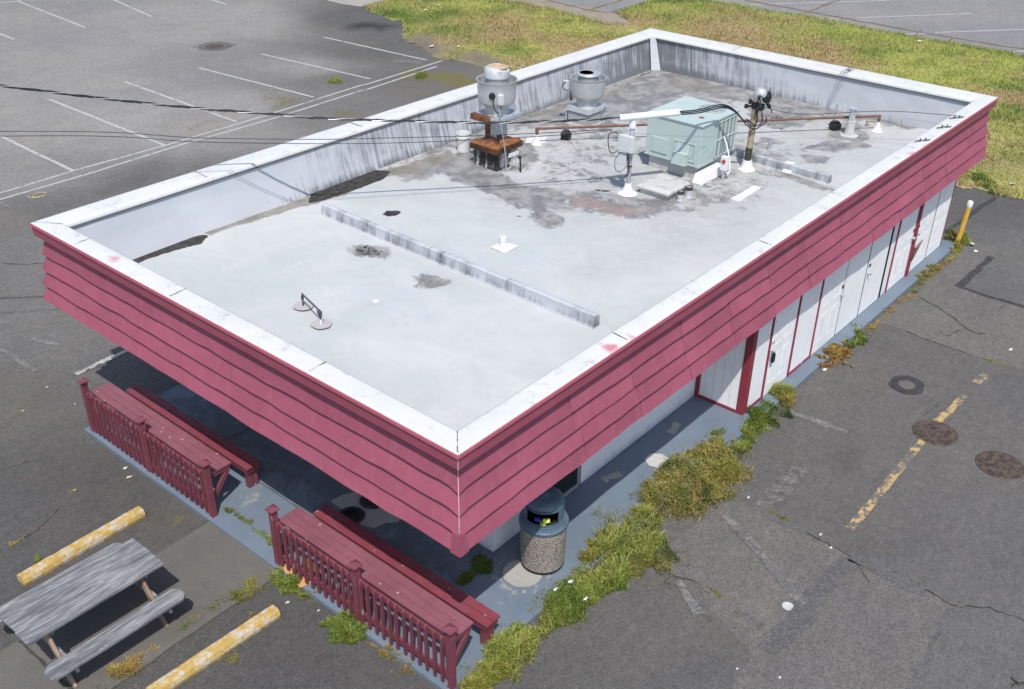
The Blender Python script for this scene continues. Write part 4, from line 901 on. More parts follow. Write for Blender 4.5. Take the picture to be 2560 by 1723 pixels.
# roof curbs
def curb(poly_a, poly_b, w_, h, mat='parapet'):
    (ax, ay), (bx, by) = poly_a, poly_b; d_ = Vector((bx-ax, by-ay)); L = d_.length; d_.normalize(); nn = Vector((-d_.y, d_.x)); n_ = int(L/.12)
    R = []
    for k_ in range(n_+1):
        p = Vector((ax, ay))+d_*L*k_/n_; hh = h+random.uniform(-.006, .006)
        R.append([(p.x+nn.x*o_, p.y+nn.y*o_, z) for o_, z in ((w_*.5+.05, D-.02), (w_*.5+.010, D+.04), (w_*.5, D+hh-.015), (w_*.5-.02, D+hh), (-w_*.5+.02, D+hh), (-w_*.5, D+hh-.015), (-w_*.5-.010, D+.04), (-w_*.5-.05, D-.02))])
    o = MB().loft(R).build('roof_curb', mat, BL, True)
    co = np.array([v.co[:] for v in o.data.vertices])+np.array(BL['_o']); g = .50+.40*fbm(co[:, 0]+co[:, 1], co[:, 1], .7, 4); g = np.where(co[:, 2] > D+h-.02, g-.2, g); g = np.where(co[:, 2] < D+.03, .12, g)
    o.data.attributes.new('grime', 'FLOAT', 'POINT').data.foreach_set('value', g.astype(np.float32)); o.data.attributes.new('along', 'FLOAT', 'POINT').data.foreach_set('value', (co[:, 0]*.08+co[:, 1]*.42).astype(np.float32)); return o
curb((10.50, 13.10), (10.42, 7.15), .10, .20)
curb((17.98, 10.3), (17.86, 7.12), .10, .17)
sc_ = [(17.71,8.08),(17.77,7.90)]; yb = sc_[0][1]; ya = sc_[1][1]
MB().loft([[(17.78, y, D+.012), (17.85, y, D+.07), (17.872, y, D+.182), (17.98, y, D+.182), (17.99, y, D+.06), (18.12, y, D+.012), (18.12, y, D+.008), (17.97, y, D+.055), (17.97, y, D+.174), (17.88, y, D+.174), (17.86, y, D+.06), (17.78, y, D+.008)] for y in (ya, yb)]).build('curb_saddle', 'white_flash', BL)

# ------------------------------------------------------------------ rooftop equipment
def clean_tube(pts, r, seg=8): return MB().tube(pts, r, seg)
def sag(p, q, s, n=24): return [tuple(Vector(p).lerp(Vector(q), i/n)+Vector((0, 0, -4*s*(i/n)*(1-i/n)))) for i in range(n+1)]
def smooth_pts(pts, n=6):                                      # Catmull-Rom
    P = [Vector(p) for p in pts]; P = [P[0]*2-P[1]]+P+[P[-1]*2-P[-2]]; out = []
    for i in range(1, len(P)-2):
        for k_ in range(n):
            t = k_/n; a, b, c_, d_ = P[i-1], P[i], P[i+1], P[i+2]
            out.append(.5*((2*b)+(c_-a)*t+(2*a-5*b+4*c_-d_)*t*t+(3*b-3*c_+d_-a)*t**3))
    return out+[P[-2]]
FC = (14.47, 12.55)
def fan_head(t, cx, cy, z0, zr, zc, mat, captop, cap_mat, flat):
    # z0 base of neck, zr bowl rim, zc cap top
    h = zr-z0
    MB().lathe([(.235, z0), (.235, z0+h*.26), (.245, z0+h*.27)], cx, cy, 36).build('neck', mat, t, True)
    MB().lathe([(.20, z0+h*.27), (.27, z0+h*.275), (.325, z0+h*.31), (.350, z0+h*.37), (.362, z0+h*.45), (.372, z0+h*.70), (.378, z0+h*.955), (.392, zr-.012), (.396, zr), (.385, zr+.004), (.372, zr-.005), (.355, z0+h*.6), (.30, z0+h*.45), (.20, z0+h*.42)], cx, cy, 44).build('fan_bowl', mat, t, True)
    MB().lathe([(.215, z0+h*.4), (.222, zr-.02), (.222, zr+.05)], cx, cy, 36).build('inner_drum', mat, t, True)
    if flat: MB().lathe([(.222, zr+.045), (.25, zr+.05), (.255, zr+.062), (.245, zc-.012), (.225, zc), (.16, zc+.004), (.0, zc-.010)], cx, cy, 40).build('fan_cap', cap_mat, t, True)
    else: MB().lathe([(.222, zr+.03), (.238, zr+.03), (.240, zr+.05), (.235, zc-.06), (.232, zc-.05)], cx, cy, 40).build('fan_cap', mat, t, True)
f1 = origin(thing('exhaust_fan', 'rust stained kitchen exhaust fan on a tall duct with a spreading rusty tray', 'exhaust fan', (14.45, 12.6, D)), (14.45, 12.55, D))
c_ = MB(); c_.loft([[(14.06, 12.20, D-.02), (14.78, 12.20, D-.02), (14.78, 12.90, D-.02), (14.06, 12.90, D-.02)], [(14.12, 12.26, D+.06), (14.76, 12.26, D+.06), (14.76, 12.86, D+.06), (14.12, 12.86, D+.06)], [(14.13, 12.27, D+.36), (14.75, 12.27, D+.36), (14.75, 12.85, D+.36), (14.13, 12.85, D+.36)]]); c_.build('fan_curb', 'grease', f1)
tr_ = MB(); tr_.loft([[(14.04, 12.20, D+.32), (14.84, 12.20, D+.32), (14.84, 12.90, D+.32), (14.04, 12.90, D+.32)], [(14.04, 12.20, D+.43), (14.84, 12.20, D+.43), (14.84, 12.90, D+.43), (14.04, 12.90, D+.43)], [(14.30, 12.42, D+.50), (14.64, 12.42, D+.50), (14.64, 12.74, D+.50), (14.30, 12.74, D+.50)]]); ta = tr_.build('rusty_tray', 'rust_dark', f1, bevel=.012)
MB().loft([[(14.055, 12.215, D+.436), (14.82, 12.215, D+.436), (14.82, 12.30, D+.458), (14.40, 12.36, D+.476), (14.27, 12.50, D+.488), (14.20, 12.88, D+.455), (14.055, 12.88, D+.436)], [(14.06, 12.22, D+.444), (14.815, 12.22, D+.444), (14.815, 12.31, D+.474), (14.42, 12.40, D+.500), (14.28, 12.55, D+.500), (14.21, 12.875, D+.474), (14.06, 12.875, D+.444)]]).build('rust_deposit', 'rust_hot', f1)
MB().box(14.32, 14.63, 12.44, 12.73, D+.46, 3.70).build('duct', 'galv_dirty', f1, bevel=.006)
rs = MB(); rs.box(14.314, 14.325, 12.60, 12.735, D+.47, 3.66); rs.box(14.32, 14.50, 12.433, 12.445, D+.47, D+.60); rs.box(14.313, 14.325, 12.436, 12.60, D+.47, D+.56); rs.build('rust_streak', 'rust', f1)
pl = MB(); pl.box(14.14, 14.86, 12.25, 12.93, 3.655, 3.665); pl.box(14.14, 14.86, 12.25, 12.27, 3.60, 3.66); pl.box(14.14, 14.16, 12.27, 12.60, 3.60, 3.66); pl.box(14.84, 14.86, 12.27, 12.93, 3.60, 3.66); pl.build('base_plate', 'galv_dirty', f1, bevel=.004)
MB().box(14.10, 14.22, 12.45, 12.93, 3.56, 3.672).build('grease_box', 'rust', f1, bevel=.006)
fan_head(f1, 14.48, 12.58, 3.665, 4.33, 4.53, 'spun', 0, None, False)
cp = MB(); ring_ = lambda r, z, w_=0: [(14.48+r*math.cos(a*math.pi/18), 12.58+r*math.sin(a*math.pi/18), z+w_*math.sin(a*math.pi/9+.6)*.5+w_*.6*math.cos(a*math.pi/18-2.2)) for a in range(36)]
cp.loft([ring_(.242, 4.375), ring_(.238, 4.52, .03), ring_(.215, 4.545, .04), ring_(.10, 4.55, .02), ring_(.01, 4.55)]); cp.build('weather_cap', 'fan_cap_mat' if 'fan_cap_mat' in M else 'galv', f1, True)
MB().lathe([(.205, 4.548), (.12, 4.562), (.01, 4.564)], 14.50, 12.60, 24).build('cap_rust', 'cap_rust' if 'cap_rust' in M else 'rust_hot', f1, True)
bx = MB(); bx.box(14.155, 14.20, 12.20, 12.33, 3.97, 4.15) if False else bx.box(14.175, 14.275, 12.215, 12.305, 3.95, 4.14); bx.build('switch_box', 'box_grey', f1, bevel=.008)
MB().tube([(14.19, 12.43, 4.10), (14.12, 12.39, 4.10)], .062, 16).build('motor_port', 'black', f1, True)
pts = smooth_pts([(14.14, 12.39, 4.05), (14.13, 12.34, 3.88), (14.19, 12.27, 3.78), (14.22, 12.25, 3.88), (14.22, 12.26, 3.96)]); MB().tube(pts, .010, 8).build('whip_conduit', 'black', f1, True)
dn = smooth_pts([[14.2,12.24,3.8],[14.006,12.099,3.926],[14.039,12.094,3.628],[14.092,12.085,3.387],[14.147,12.075,3.109],[14.172,12.071,2.815],[14.143,12.076,2.565],[14.05,11.963,2.521],[14.147,11.928,2.534],[14.234,11.897,2.577],[14.323,11.864,2.543],[14.352,11.854,2.433]])
MB().tube(dn, .013, 8).build('flex_conduit', 'grey_pipe', f1, True)
pp = [(14.34,11.86,3.01),(14.36,11.85,2.53)]; MB().tube(pp, .016, 8).build('stub_pipe', 'black', f1, True)
pq = smooth_pts([(14.41,12.03,2.96),(14.33,12.04,2.86),(14.24,12.06,2.66),(14.18,12.07,2.51)]); MB().tube(pq, .012, 8).build('side_conduit', 'grey_pipe', f1, True)
MB().box(14.46, 14.75, 12.235, 12.27, D+.16, D+.25).build('curb_box', 'white_flash', f1, bevel=.004)

f2 = origin(thing('exhaust_fan', 'clean silver upblast exhaust fan on a short white square curb', 'exhaust fan'), (17.62, 12.70, D))
MB().loft([[(17.24, 12.38, D-.02), (17.93, 12.38, D-.02), (17.93, 13.02, D-.02), (17.24, 13.02, D-.02)], [(17.31, 12.44, D+.05), (17.91, 12.44, D+.05), (17.91, 12.98, D+.05), (17.31, 12.98, D+.05)], [(17.315, 12.445, D+.37), (17.905, 12.445, D+.37), (17.905, 12.975, D+.37), (17.315, 12.975, D+.37)]]).build('fan_curb', 'curb_grey', f2)
pl = MB(); pl.box(17.28, 17.94, 12.41, 13.01, D+.37, D+.40); pl.box(17.28, 17.94, 12.41, 12.425, D+.30, D+.37); pl.box(17.28, 17.295, 12.425, 13.01, D+.30, D+.37); pl.build('base_plate', 'galv', f2, bevel=.004)
fan_head(f2, 17.60, 12.70, D+.40, 3.69, 3.79, 'spun', 0, 'spun', True)
MB().lathe([(.15, 3.797), (.05, 3.797), (.0, 3.797)], 17.55, 12.72, 24).build('cap_plate', 'galv_dirty', f2)
sb = MB(); sb.box(17.28, 17.36, 13.02, 13.13, 3.42, 3.60); sb.build('switch_box', 'box_grey', f2, bevel=.006)
MB().tube(smooth_pts([(17.28, 13.06, 3.58), (17.25, 13.11, 3.53), (17.25, 13.11, 3.45), (17.30, 13.05, 3.40)]), .009, 8).build('whip_conduit', 'black', f2, True)
MB().tube([(17.37, 12.98, 3.38), (17.37, 12.97, 3.25), (17.36, 12.95, 3.18)], [.016, .016, .040], 10).build('plug', 'black', f2, True)
MB().tube([(17.74, 12.41, D+.35), (17.74, 12.395, D+.35), (17.90, 12.39, D+.36), (17.90, 12.39, D+.22), (17.76, 12.39, D+.16), (17.74, 12.395, D+.33)], .012, 6).build('hook_bracket', 'galv_dirty', f2)

ac = origin(thing('rooftop_air_conditioner', 'pale green packaged air conditioning unit on the roof with hooded vent', 'air conditioner'), (16.9, 9.68, D))
MB().box(16.30, 17.54, 9.13, 10.20, D-.02, 2.955).build('unit_curb', 'hatch', ac, bevel=.01)
MB().loft([[(16.10, 8.86, D), (16.30, 8.86, D), (17.05, 8.86, D), (17.05, 9.10, D), (16.10, 9.10, D)], [(16.20, 8.92, D+.17), (16.30, 8.92, D+.17), (17.0, 8.92, D+.17), (17.0, 9.10, D+.17), (16.20, 9.10, D+.17)]]).build('curb_sleeper', 'white_flash', ac, bevel=.02)
cb = MB(); cb.box(16.24, 17.58, 9.06, 10.27, 2.965, 3.735); cb.build('cabinet', 'ac', ac, bevel=.012)
MB().box(16.215, 17.605, 9.035, 10.295, 3.735, 3.775).build('lid', 'ac', ac, bevel=.010)
MB().box(16.225, 16.27, 9.05, 10.28, 2.945, 2.972).box(16.27, 17.57, 9.05, 9.08, 2.945, 2.972).build('base_rail', 'ac', ac)
MB().box(16.222, 16.242, 9.77, 10.13, 3.035, 3.345).build('access_panel', 'ac', ac, bevel=.012)
fr = MB(); fr.box(16.226, 16.242, 9.15, 9.64, 3.02, 3.05); fr.box(16.226, 16.242, 9.15, 9.64, 3.355, 3.385); fr.box(16.226, 16.242, 9.15, 9.18, 3.05, 3.355); fr.box(16.226, 16.242, 9.61, 9.64, 3.05, 3.355); fr.build('panel_frame', 'ac', ac, bevel=.004)
hd = MB(); hd.loft([[(16.24, 9.285, 3.345), (16.24, 9.57, 3.345), (16.225, 9.57, 3.345), (16.225, 9.285, 3.345)], [(16.24, 9.285, 3.175), (16.24, 9.57, 3.175), (16.20, 9.57, 3.175), (16.20, 9.285, 3.175)]]); hd.box(16.12, 16.24, 9.275, 9.58, 3.165, 3.18); hd.loft([[(16.12, 9.275, 3.165), (16.24, 9.275, 3.165), (16.24, 9.58, 3.165), (16.12, 9.58, 3.165)], [(16.10, 9.275, 2.975), (16.24, 9.275, 2.975), (16.24, 9.58, 2.975), (16.10, 9.58, 2.975)]]); hd.box(16.09, 16.24, 9.27, 9.585, 2.955, 2.975); hd.build('vent_hood', 'ac', ac, bevel=.004)
MB().box(16.222, 16.228, 9.40, 9.46, 3.27, 3.285).build('latch', 'iron', ac)
cl = MB(); cl.box(16.78, 17.50, 9.052, 9.066, 3.02, 3.67); cl.build('coil', 'ac_dark', ac)
gb_ = MB()
for x in (16.775, 16.93, 17.09, 17.24, 17.385, 17.50): gb_.box(x-.008, x+.008, 9.036, 9.052, 3.0, 3.69)
for z in (3.0, 3.34, 3.69): gb_.box(16.77, 17.51, 9.034, 9.050, z-.006, z+.006)
for i in range(9): gb_.box(16.70+.095*i, 16.76+.095*i, 9.05, 9.062, 2.982, 2.995)
gb_.build('coil_guard', 'ac_line', ac)
FXc, FYc = 17.22, 9.44
MB().lathe([(.25, 3.777), (.25, 3.781), (.0, 3.781)], FXc, FYc, 28).build('fan_opening', 'ac_dark', ac)
fg = MB()
for a in range(9):
    t = a*math.tau/9; fg.bar((FXc+.075*math.cos(t), FYc+.075*math.sin(t), 3.79), (FXc+.255*math.cos(t), FYc+.255*math.sin(t), 3.79), .020, .010)
fg.lathe([(.085, 3.784), (.085, 3.797), (.0, 3.799)], FXc, FYc, 16); fg.lathe([(.25, 3.780), (.25, 3.796), (.265, 3.796), (.265, 3.780)], FXc, FYc, 32); fg.build('fan_guard', 'ac', ac)
MB().lathe([(.055, 3.7765), (.055, 3.779), (0, 3.779)], 16.62, 9.32, 16).build('rust_spot', 'rust_hot', ac)

ht = origin(thing('roof_hatch', 'low square white roof hatch in front of the green air conditioner', 'roof hatch'), (15.38, 9.24, D))
MB().box(15.06, 15.72, 8.97, 9.55, D-.02, D+.10).build('hatch_curb', 'hatch', ht)
MB().loft([[(15.01, 8.92, D+.08), (15.77, 8.92, D+.08), (15.77, 9.60, D+.08), (15.01, 9.60, D+.08)], [(15.0, 8.91, D+.13), (15.78, 8.91, D+.13), (15.78, 9.61, D+.13), (15.0, 9.61, D+.13)], [(15.05, 8.96, D+.175), (15.73, 8.96, D+.175), (15.73, 9.56, D+.175), (15.05, 9.56, D+.175)]]).build('hatch_lid', 'hatch', ht, bevel=.012)
def stub(x, y, r, h, label, cap='iron'):
    t = origin(thing('vent_stub', label, 'vent pipe', (x, y, D), 0, 'short vent stubs beside the roof hatch'), (x, y, D))
    MB().lathe([(r+.025, D-.01), (r+.004, D+.03), (r, D+h), (r-.012, D+h), (r-.012, D+h-.10)], x, y, 18, True).build('pipe', 'galv', t, True); MB().lathe([(r+.006, D+h-.05), (r+.008, D+h+.006), (r-.008, D+h+.008)], x, y, 18, False).build('rim', cap, t, True)
stub(15.24, 8.80, .055, .17, 'narrower of two grey vent stubs by the corner of the roof hatch'); stub(15.52, 8.80, .068, .17, 'wider of two grey vent stubs by the corner of the roof hatch')

ms = origin(thing('service_mast', 'weathered tan service mast with silver weatherhead and black drip loops', 'service mast'), (17.464, 8.68, D))
MX, MY = 17.464, 8.68
MB().lathe([(.17, D+.0), (.145, D+.02), (.115, D+.06), (.09, D+.16), (.085, D+.19), (.05, D+.192)], MX, MY, 28).build('roof_boot', 'white_flash', ms, True)
MB().tube([(MX, MY, D+.1), (MX+.01, MY, D+.38), (MX+.02, MY-.01, 4.06)], .062, 18).build('mast', 'pole_wood', ms, True)
MB().tube([(MX, MY, D+.17), (MX+.005, MY, D+.44)], .067, 18).build('tar_wrap', 'tar', ms, True)
wh_ = MB(); r0 = [(.07, 4.02), (.085, 4.08), (.10, 4.12), (.12, 4.16), (.115, 4.22), (.08, 4.275), (.0, 4.29)]
wh_.lathe(r0, MX+.07, MY-.05, 24); wh_.build('weatherhead', 'galv', ms, True)
MB().tube([(MX+.06, MY-.05, 4.13), (MX+.22, MY-.13, 4.09)], [.10, .115], 20).build('entrance_plate', 'black', ms, True)
kn = MB(); kn.tube([(MX+.02, MY, 3.90), (MX+.02, MY, 4.03)], .078, 16); kn.bar((MX-.16, MY+.10, 3.95), (MX+.18, MY-.10, 3.95), .03, .03); kn.tube([(MX-.16, MY+.10, 3.92), (MX-.16, MY+.10, 3.99)], .035, 10); kn.tube([(MX+.14, MY-.10, 3.86), (MX+.14, MY-.10, 3.93)], .03, 10); kn.tube([(MX-.10, MY+.06, 4.0), (MX-.10, MY+.06, 4.08)], .03, 10); kn.build('clamp', 'black', ms, True)
PM = ((MX+.0, MY-.16), (MX+.5, MY-.36))
sp = MB()
def lseg(px, rad=.010): return MB().tube(smooth_pts(px), rad, 8)
lA = [(17.37,8.59,4.18),(17.39,8.59,4.06),(17.39,8.58,3.97)]; lB = [(17.40,8.58,4.18),(17.49,8.54,4.11),(17.58,8.51,4.03)]; lB2 = [(17.68,8.47,3.90),(17.72,8.45,3.84),(17.73,8.45,3.79)]; lC = [(17.38,8.59,4.17),(17.43,8.57,4.07),(17.49,8.54,3.95),(17.49,8.54,3.88)]
for l_ in (lA, lB, lB2, lC): lseg(l_, .011).build('lead_wire', 'cable', ms, True)
SPL = [[(17.39,8.58,3.96),(17.39,8.59,3.83)],[(17.43,8.57,3.99),(17.48,8.55,3.87)],[(17.59,8.51,4.02),(17.68,8.47,3.90)]]
for a, b in SPL: MB().tube([a, Vector(a).lerp(Vector(b), .12), Vector(a).lerp(Vector(b), .85), b], [.016, .034, .036, .014], 10).build('splice_cover', 'black', ms, True)
LOOPS = [[(17.39,8.59,3.82),(17.42,8.57,3.74),(17.40,8.58,3.63),(17.35,8.60,3.59),(17.26,8.63,3.63),(17.18,8.67,3.71)],[(17.49,8.54,3.87),(17.53,8.53,3.72),(17.52,8.53,3.62),(17.42,8.57,3.59),(17.30,8.62,3.66),(17.18,8.67,3.75)],[(17.63,8.49,3.73),(17.61,8.49,3.63),(17.54,8.53,3.58),(17.42,8.57,3.53),(17.29,8.62,3.57),(17.17,8.67,3.66)]]
W0 = [(15.55,9.17,4.18),(15.81,9.09,4.15),(16.08,9.01,4.14),(16.30,8.95,4.15),(16.50,8.89,4.13),(16.66,8.84,4.10),(16.82,8.79,4.01),(16.98,8.75,3.88),(17.13,8.70,3.73)]
for i, L_ in enumerate(LOOPS):
    top_ = [(p[0]+.02*i, p[1]-.01*i, p[2]-.03*i+.015*(k_ == 4)) for k_, p in enumerate(W0)]
    lseg(top_+[L_[-1]]+L_[::-1][1:], .012).build('drip_loop', 'cable', ms, True)

rz_ = origin(thing('riser_mast', 'slim grey riser with junction boxes holding up a white conduit', 'riser mast'), (14.86, 9.70, D))
RX, RY = 14.86, 9.70
MB().lathe([(.185, D), (.15, D+.02), (.095, D+.06), (.066, D+.16), (.055, D+.20), (.03, D+.2)], RX, RY, 28).build('roof_boot', 'white_flash', rz_, True)
MB().tube([(RX, RY, D+.1), (RX, RY, 3.96)], .042, 16).build('riser', 'grey_pipe', rz_, True)
MB().tube([(RX, RY, D+.52), (RX, RY, D+.545)], .046, 16).build('band', 'black', rz_)
MB().tube([(RX, RY, 3.78), (RX, RY, 3.96)], .046, 16).build('pipe_label', 'label_blue' if 'label_blue' in M else 'paper', rz_)
cE = [[14.598,9.823,4.14],[15.619,9.206,4.14]]
cE = [Vector(p) for p in cE]
MB().tube(cE, .062, 16).tube([(RX-.0, RY-.0, 3.93), (RX, RY, 4.12)], .066, 16).build('white_conduit', 'white_pvc', rz_, True)
jb = MB(); jb.box(RX-.14, RX-.05, RY-.12, RY+.20, 3.50, 3.80); jb.build('junction_box', 'box_grey', rz_, bevel=.010)
MB().box(RX-.10, RX-.03, RY+.02, RY+.22, 3.22, 3.44).build('meter_box', 'box_grey', rz_, bevel=.008)
cw = MB(); cw.tube(smooth_pts([(RX-.10, RY+.0, 3.5), (RX-.12, RY-.02, 3.40), (RX-.07, RY-.03, 3.25), (RX-.05, RY-.02, 3.1), (RX-.07, RY+.05, 2.98)]), .010, 6); cw.build('drop_wire', 'black', rz_, True)
cw = MB(); cw.tube(smooth_pts([(RX-.1, RY+.18, 3.5), (RX-.15, RY+.30, 3.42), (RX-.17, RY+.36, 3.5), (RX-.18, RY+.38, 3.75), (RX-.1, RY+.30, 3.80), (RX-.08, RY+.2, 3.74)]), .009, 6); cw.build('loop_wire', 'black', rz_, True)
cw = MB(); cw.tube(smooth_pts([(RX-.08, RY+.15, 3.46), (RX-.13, RY+.24, 3.30), (RX-.10, RY+.20, 3.08), (RX-.05, RY+.05, 3.18), (RX-.04, RY, 3.4)]), .006, 6); cw.build('slack_wire', 'black', rz_, True)

# overhead cables
t = origin(thing('overhead_cable', 'twisted black and silver overhead service cable running to the white conduit tip', 'cable'), tuple(cE[0]))
cpts = smooth_pts([[14.58,9.8,4.16],[14.038,10.206,4.156],[13.37,10.708,4.175],[12.628,11.264,4.212],[11.444,12.151,4.335],[10.429,12.913,4.453],[9.896,13.313,4.554],[8.868,14.084,4.735],[7.675,14.978,4.991],[6.649,15.748,5.239]]+[(2.0, 19.23, 6.35), (-4, 23.73, 7.6)], 40)
cl_ = [0]
for a, b in zip(cpts[:-1], cpts[1:]): cl_.append(cl_[-1]+(Vector(b)-Vector(a)).length)
for s_, (m_, r_) in enumerate((('cable', .0095), ('cable', .0095), ('wire_bare', .008))):
    P_ = []
    for i, p in enumerate(cpts):
        d_ = (Vector(cpts[min(i+1, len(cpts)-1)])-Vector(cpts[max(i-1, 0)])).normalized(); a_ = d_.cross(Vector((0, 0, 1))).normalized(); b_ = a_.cross(d_); ph = cl_[i]/.72*math.tau+s_*math.tau/3; am = .0135*min(1, cl_[i]/.4)
        P_.append(Vector(p)+a_*math.cos(ph)*am+b_*math.sin(ph)*am)
    MB().tube(P_, r_, 7).build('strand', m_, t, True)
def wire(label, pts, r=.006, grp='thin wires over the roof', mat='cable', name='thin_wire'):
    P_ = smooth_pts(pts, 8); o = MB().tube(P_, r, 6).build(name, mat, None, True); tag(o, label, 'wire', grp); return o
wire('upper of two thin wires running from the left edge to the riser boxes', [[14.478,9.876,3.952],[13.597,10.537,3.964],[12.498,11.362,3.989],[11.434,12.159,4.041],[10.405,12.931,4.096],[8.89,14.067,4.24],[6.521,15.844,4.535]]+[(-2, 22.2, 5.0)])
wire('lower of two thin wires running from the left edge to the riser boxes', [[14.48,9.875,3.929],[13.598,10.536,3.908],[12.497,11.362,3.92],[11.431,12.162,3.951],[10.4,12.935,4.019],[8.882,14.073,4.171],[6.507,15.854,4.457]]+[(-2, 22.2, 4.8)])
wire('thin wire crossing from the riser boxes past the green unit to the roof edge', [(14.84,9.63,3.84),(15.13,9.48,3.79),(15.47,9.30,3.72),(16.10,8.97,3.62),(16.70,8.66,3.52)]+[[18.91,5.988,3.54]], .0035, mat='wire_bare')
anch = [[20.794,5.94],[20.029,5.905],[18.974,5.923]]
wire('thin dark wire from the mast to the anchor nearest the far corner', [(MX+.1, MY-.05, 3.92), (18.6, 8.2, 3.62), (20.3, 7.2, 3.50), (anch[0][0], anch[0][1], 3.56)], .006)
wire('thin pale wire ending at the middle roof edge anchor', [(MX+.1, MY-.05, 3.86), (18.6, 7.9, 3.55), (20, 6.95, 3.50), (anch[1][0], anch[1][1], 3.56)], .003, mat='wire_bare')
for (ax_, ay_), lb_ in zip(anch, ('wire anchor on the white coping nearest the far corner', 'middle wire anchor on the white coping', 'wire anchor on the white coping nearest the pink paint smears')):
    m = MB(); m.tube([(ax_-.16, ay_+.10, 3.525), (ax_-.04, ay_+.03, 3.535), (ax_+.10, ay_-.05, 3.52), (ax_+.17, ay_-.06, 3.515)], .010, 6); m.tube([(ax_-.06, ay_+.04, 3.51), (ax_-.06, ay_+.04, 3.57)], .012, 6); m.tube([(ax_+.05, ay_-.02, 3.51), (ax_+.05, ay_-.02, 3.57)], .012, 6)
    tag(m.build('wire_anchor', 'iron'), lb_, 'anchor', 'wire anchors on the roof edge')
wt = [[22.777,9.111,3.53]][0]
wire('first of the loose wires hanging from the back parapet to the mast', [wt, (wt[0]-.45, wt[1]-.0, 3.50)]+[(31.00,12.92,0.76),(24.94,11.05,1.83),(21.41,9.95,2.57),(19.90,9.49,2.94)], .007)
wire('slacker loose wire looping from the back parapet toward the rusty pipe', [(wt[0]+.02, wt[1]-.05, 3.53), (wt[0]-.45, wt[1]-.05, 3.49)]+[(30.92,12.80,0.85),(26.67,11.48,1.52),(23.24,10.42,2.15),(19.97,9.41,2.91)], .007)
hk = [[22.587,9.026]][0]
tag(MB().tube(smooth_pts([(hk[0], hk[1]-.05, 3.36), (hk[0], hk[1]-.05, 3.50), (hk[0], hk[1]+.05, 3.50), (hk[0], hk[1]+.05, 3.36)]), .012, 6).build('wire_hook', 'iron'), 'small dark hook on the inside of the back parapet', 'hook')

gp = origin(thing('gas_pipe', 'long rusty pipe running across the roof behind the green unit', 'gas pipe'), (18.6, 10.3, D))
gA, gB = (15.80, 12.63, 3.0), (21.45, 7.72, 3.0)
MB().tube([(gA[0], gA[1], D+.05), (gA[0], gA[1], 2.99), (gA[0]+.03, gA[1]-.03, 3.01), (gB[0]-.03, gB[1]+.03, 3.01), gB, (gB[0], gB[1], D+.05)], .026, 10).build('pipe', 'rust_pipe', gp, True)
for x, y in (gA[:2], gB[:2]): MB().lathe([(.12, D), (.09, D+.03), (.055, D+.12), (.035, D+.2)], x, y, 20).build('pipe_boot', 'white_flash', gp, True)
for x, y in (gA[:2], gB[:2]): MB().tube([(x, y, 2.93), (x, y, 3.03)], .036, 10).build('elbow', 'rust_pipe', gp, True)
def flood(x, y, lab, ph):
    t_ = origin(thing('floodlight', lab, 'floodlight', (x, y, D), 0, 'black floodlights on the rusty roof pipe'), (x, y, D))
    MB().tube([(x+.03, y+.05, D+.14), (x+.04, y+.05, D+.56)], .017, 8).build('stem', 'grey_pipe', t_, True)
    c, s_ = math.cos(ph), math.sin(ph); P_ = lambda u, v, z: (x+u*c-v*s_, y+u*s_+v*c, D+z)
    MB().loft([[P_(-.10, -.07, .02), P_(.10, -.07, .0), P_(.10, .08, .0), P_(-.10, .08, .02)], [P_(-.12, -.10, .14), P_(.11, -.09, .12), P_(.11, .09, .12), P_(-.12, .10, .14)], [P_(-.06, -.05, .21), P_(.06, -.04, .20), P_(.06, .05, .20), P_(-.06, .06, .21)]]).build('lamp_housing', 'black', t_, False, .012)
    MB().bar(P_(-.11, -.085, .08), P_(.10, -.085, .06), .012, .09).build('lens', 'iron', t_)
fl_ = [[16.45,12.368],[20.896,8.444]]
flood(fl_[0][0], fl_[0][1], 'black floodlight under the rusty pipe left of the green unit', .4); flood(fl_[1][0], fl_[1][1], 'black floodlight beside the silver flue near the far roof corner', .9)

bv = origin(thing('flue_vent', 'silver capped flue vent with a tapered base on the far roof', 'flue vent'), (20.79, 8.06, D))
MB().lathe([(.20, D), (.125, D+.02), (.10, D+.10), (.085, D+.30), (.07, D+.31)], 20.79, 8.06, 24).build('flashing_cone', 'hatch', bv, True)
MB().lathe([(.066, D+.29), (.066, D+.50)], 20.79, 8.06, 20).build('flue', 'galv', bv, True)
MB().lathe([(.075, D+.47), (.075, D+.57), (.068, D+.575)], 20.79, 8.06, 20, False).build('collar', 'galv', bv, True)
MB().lathe([(.02, D+.58), (.105, D+.575), (.108, D+.595), (.06, D+.61), (.0, D+.612)], 20.79, 8.06, 24).build('flue_cap', 'galv', bv, True)
pb = origin(thing('plumbing_vent', 'small white plumbing vent standing on a bright square flashing', 'vent pipe'), (11.56, 9.88, D))
MB().lathe([(.065, D+.01), (.062, D+.20), (.060, D+.205), (.045, D+.205), (.045, D+.12)], 11.56, 9.89, 20, True).build('pipe', 'white_flash', pb, True)
MB().prism([(11.38,10.00),(11.66,9.99),(11.71,9.69),(11.35,9.68)], D+.005, D+.032).build('flashing', 'white_flash', pb)
MB().lathe([(.068, D+.115), (.070, D+.20), (.064, D+.205)], 11.56, 9.89, 20, False).build('cap', 'white_pvc', pb, True)
gn = origin(thing('conduit_bridge', 'thin dark pipe bridge between two round roof patches near the front', 'conduit'), (7.95, 10.4, D))
gl_, gr_ = (8.04, 10.70), (7.86, 10.09)
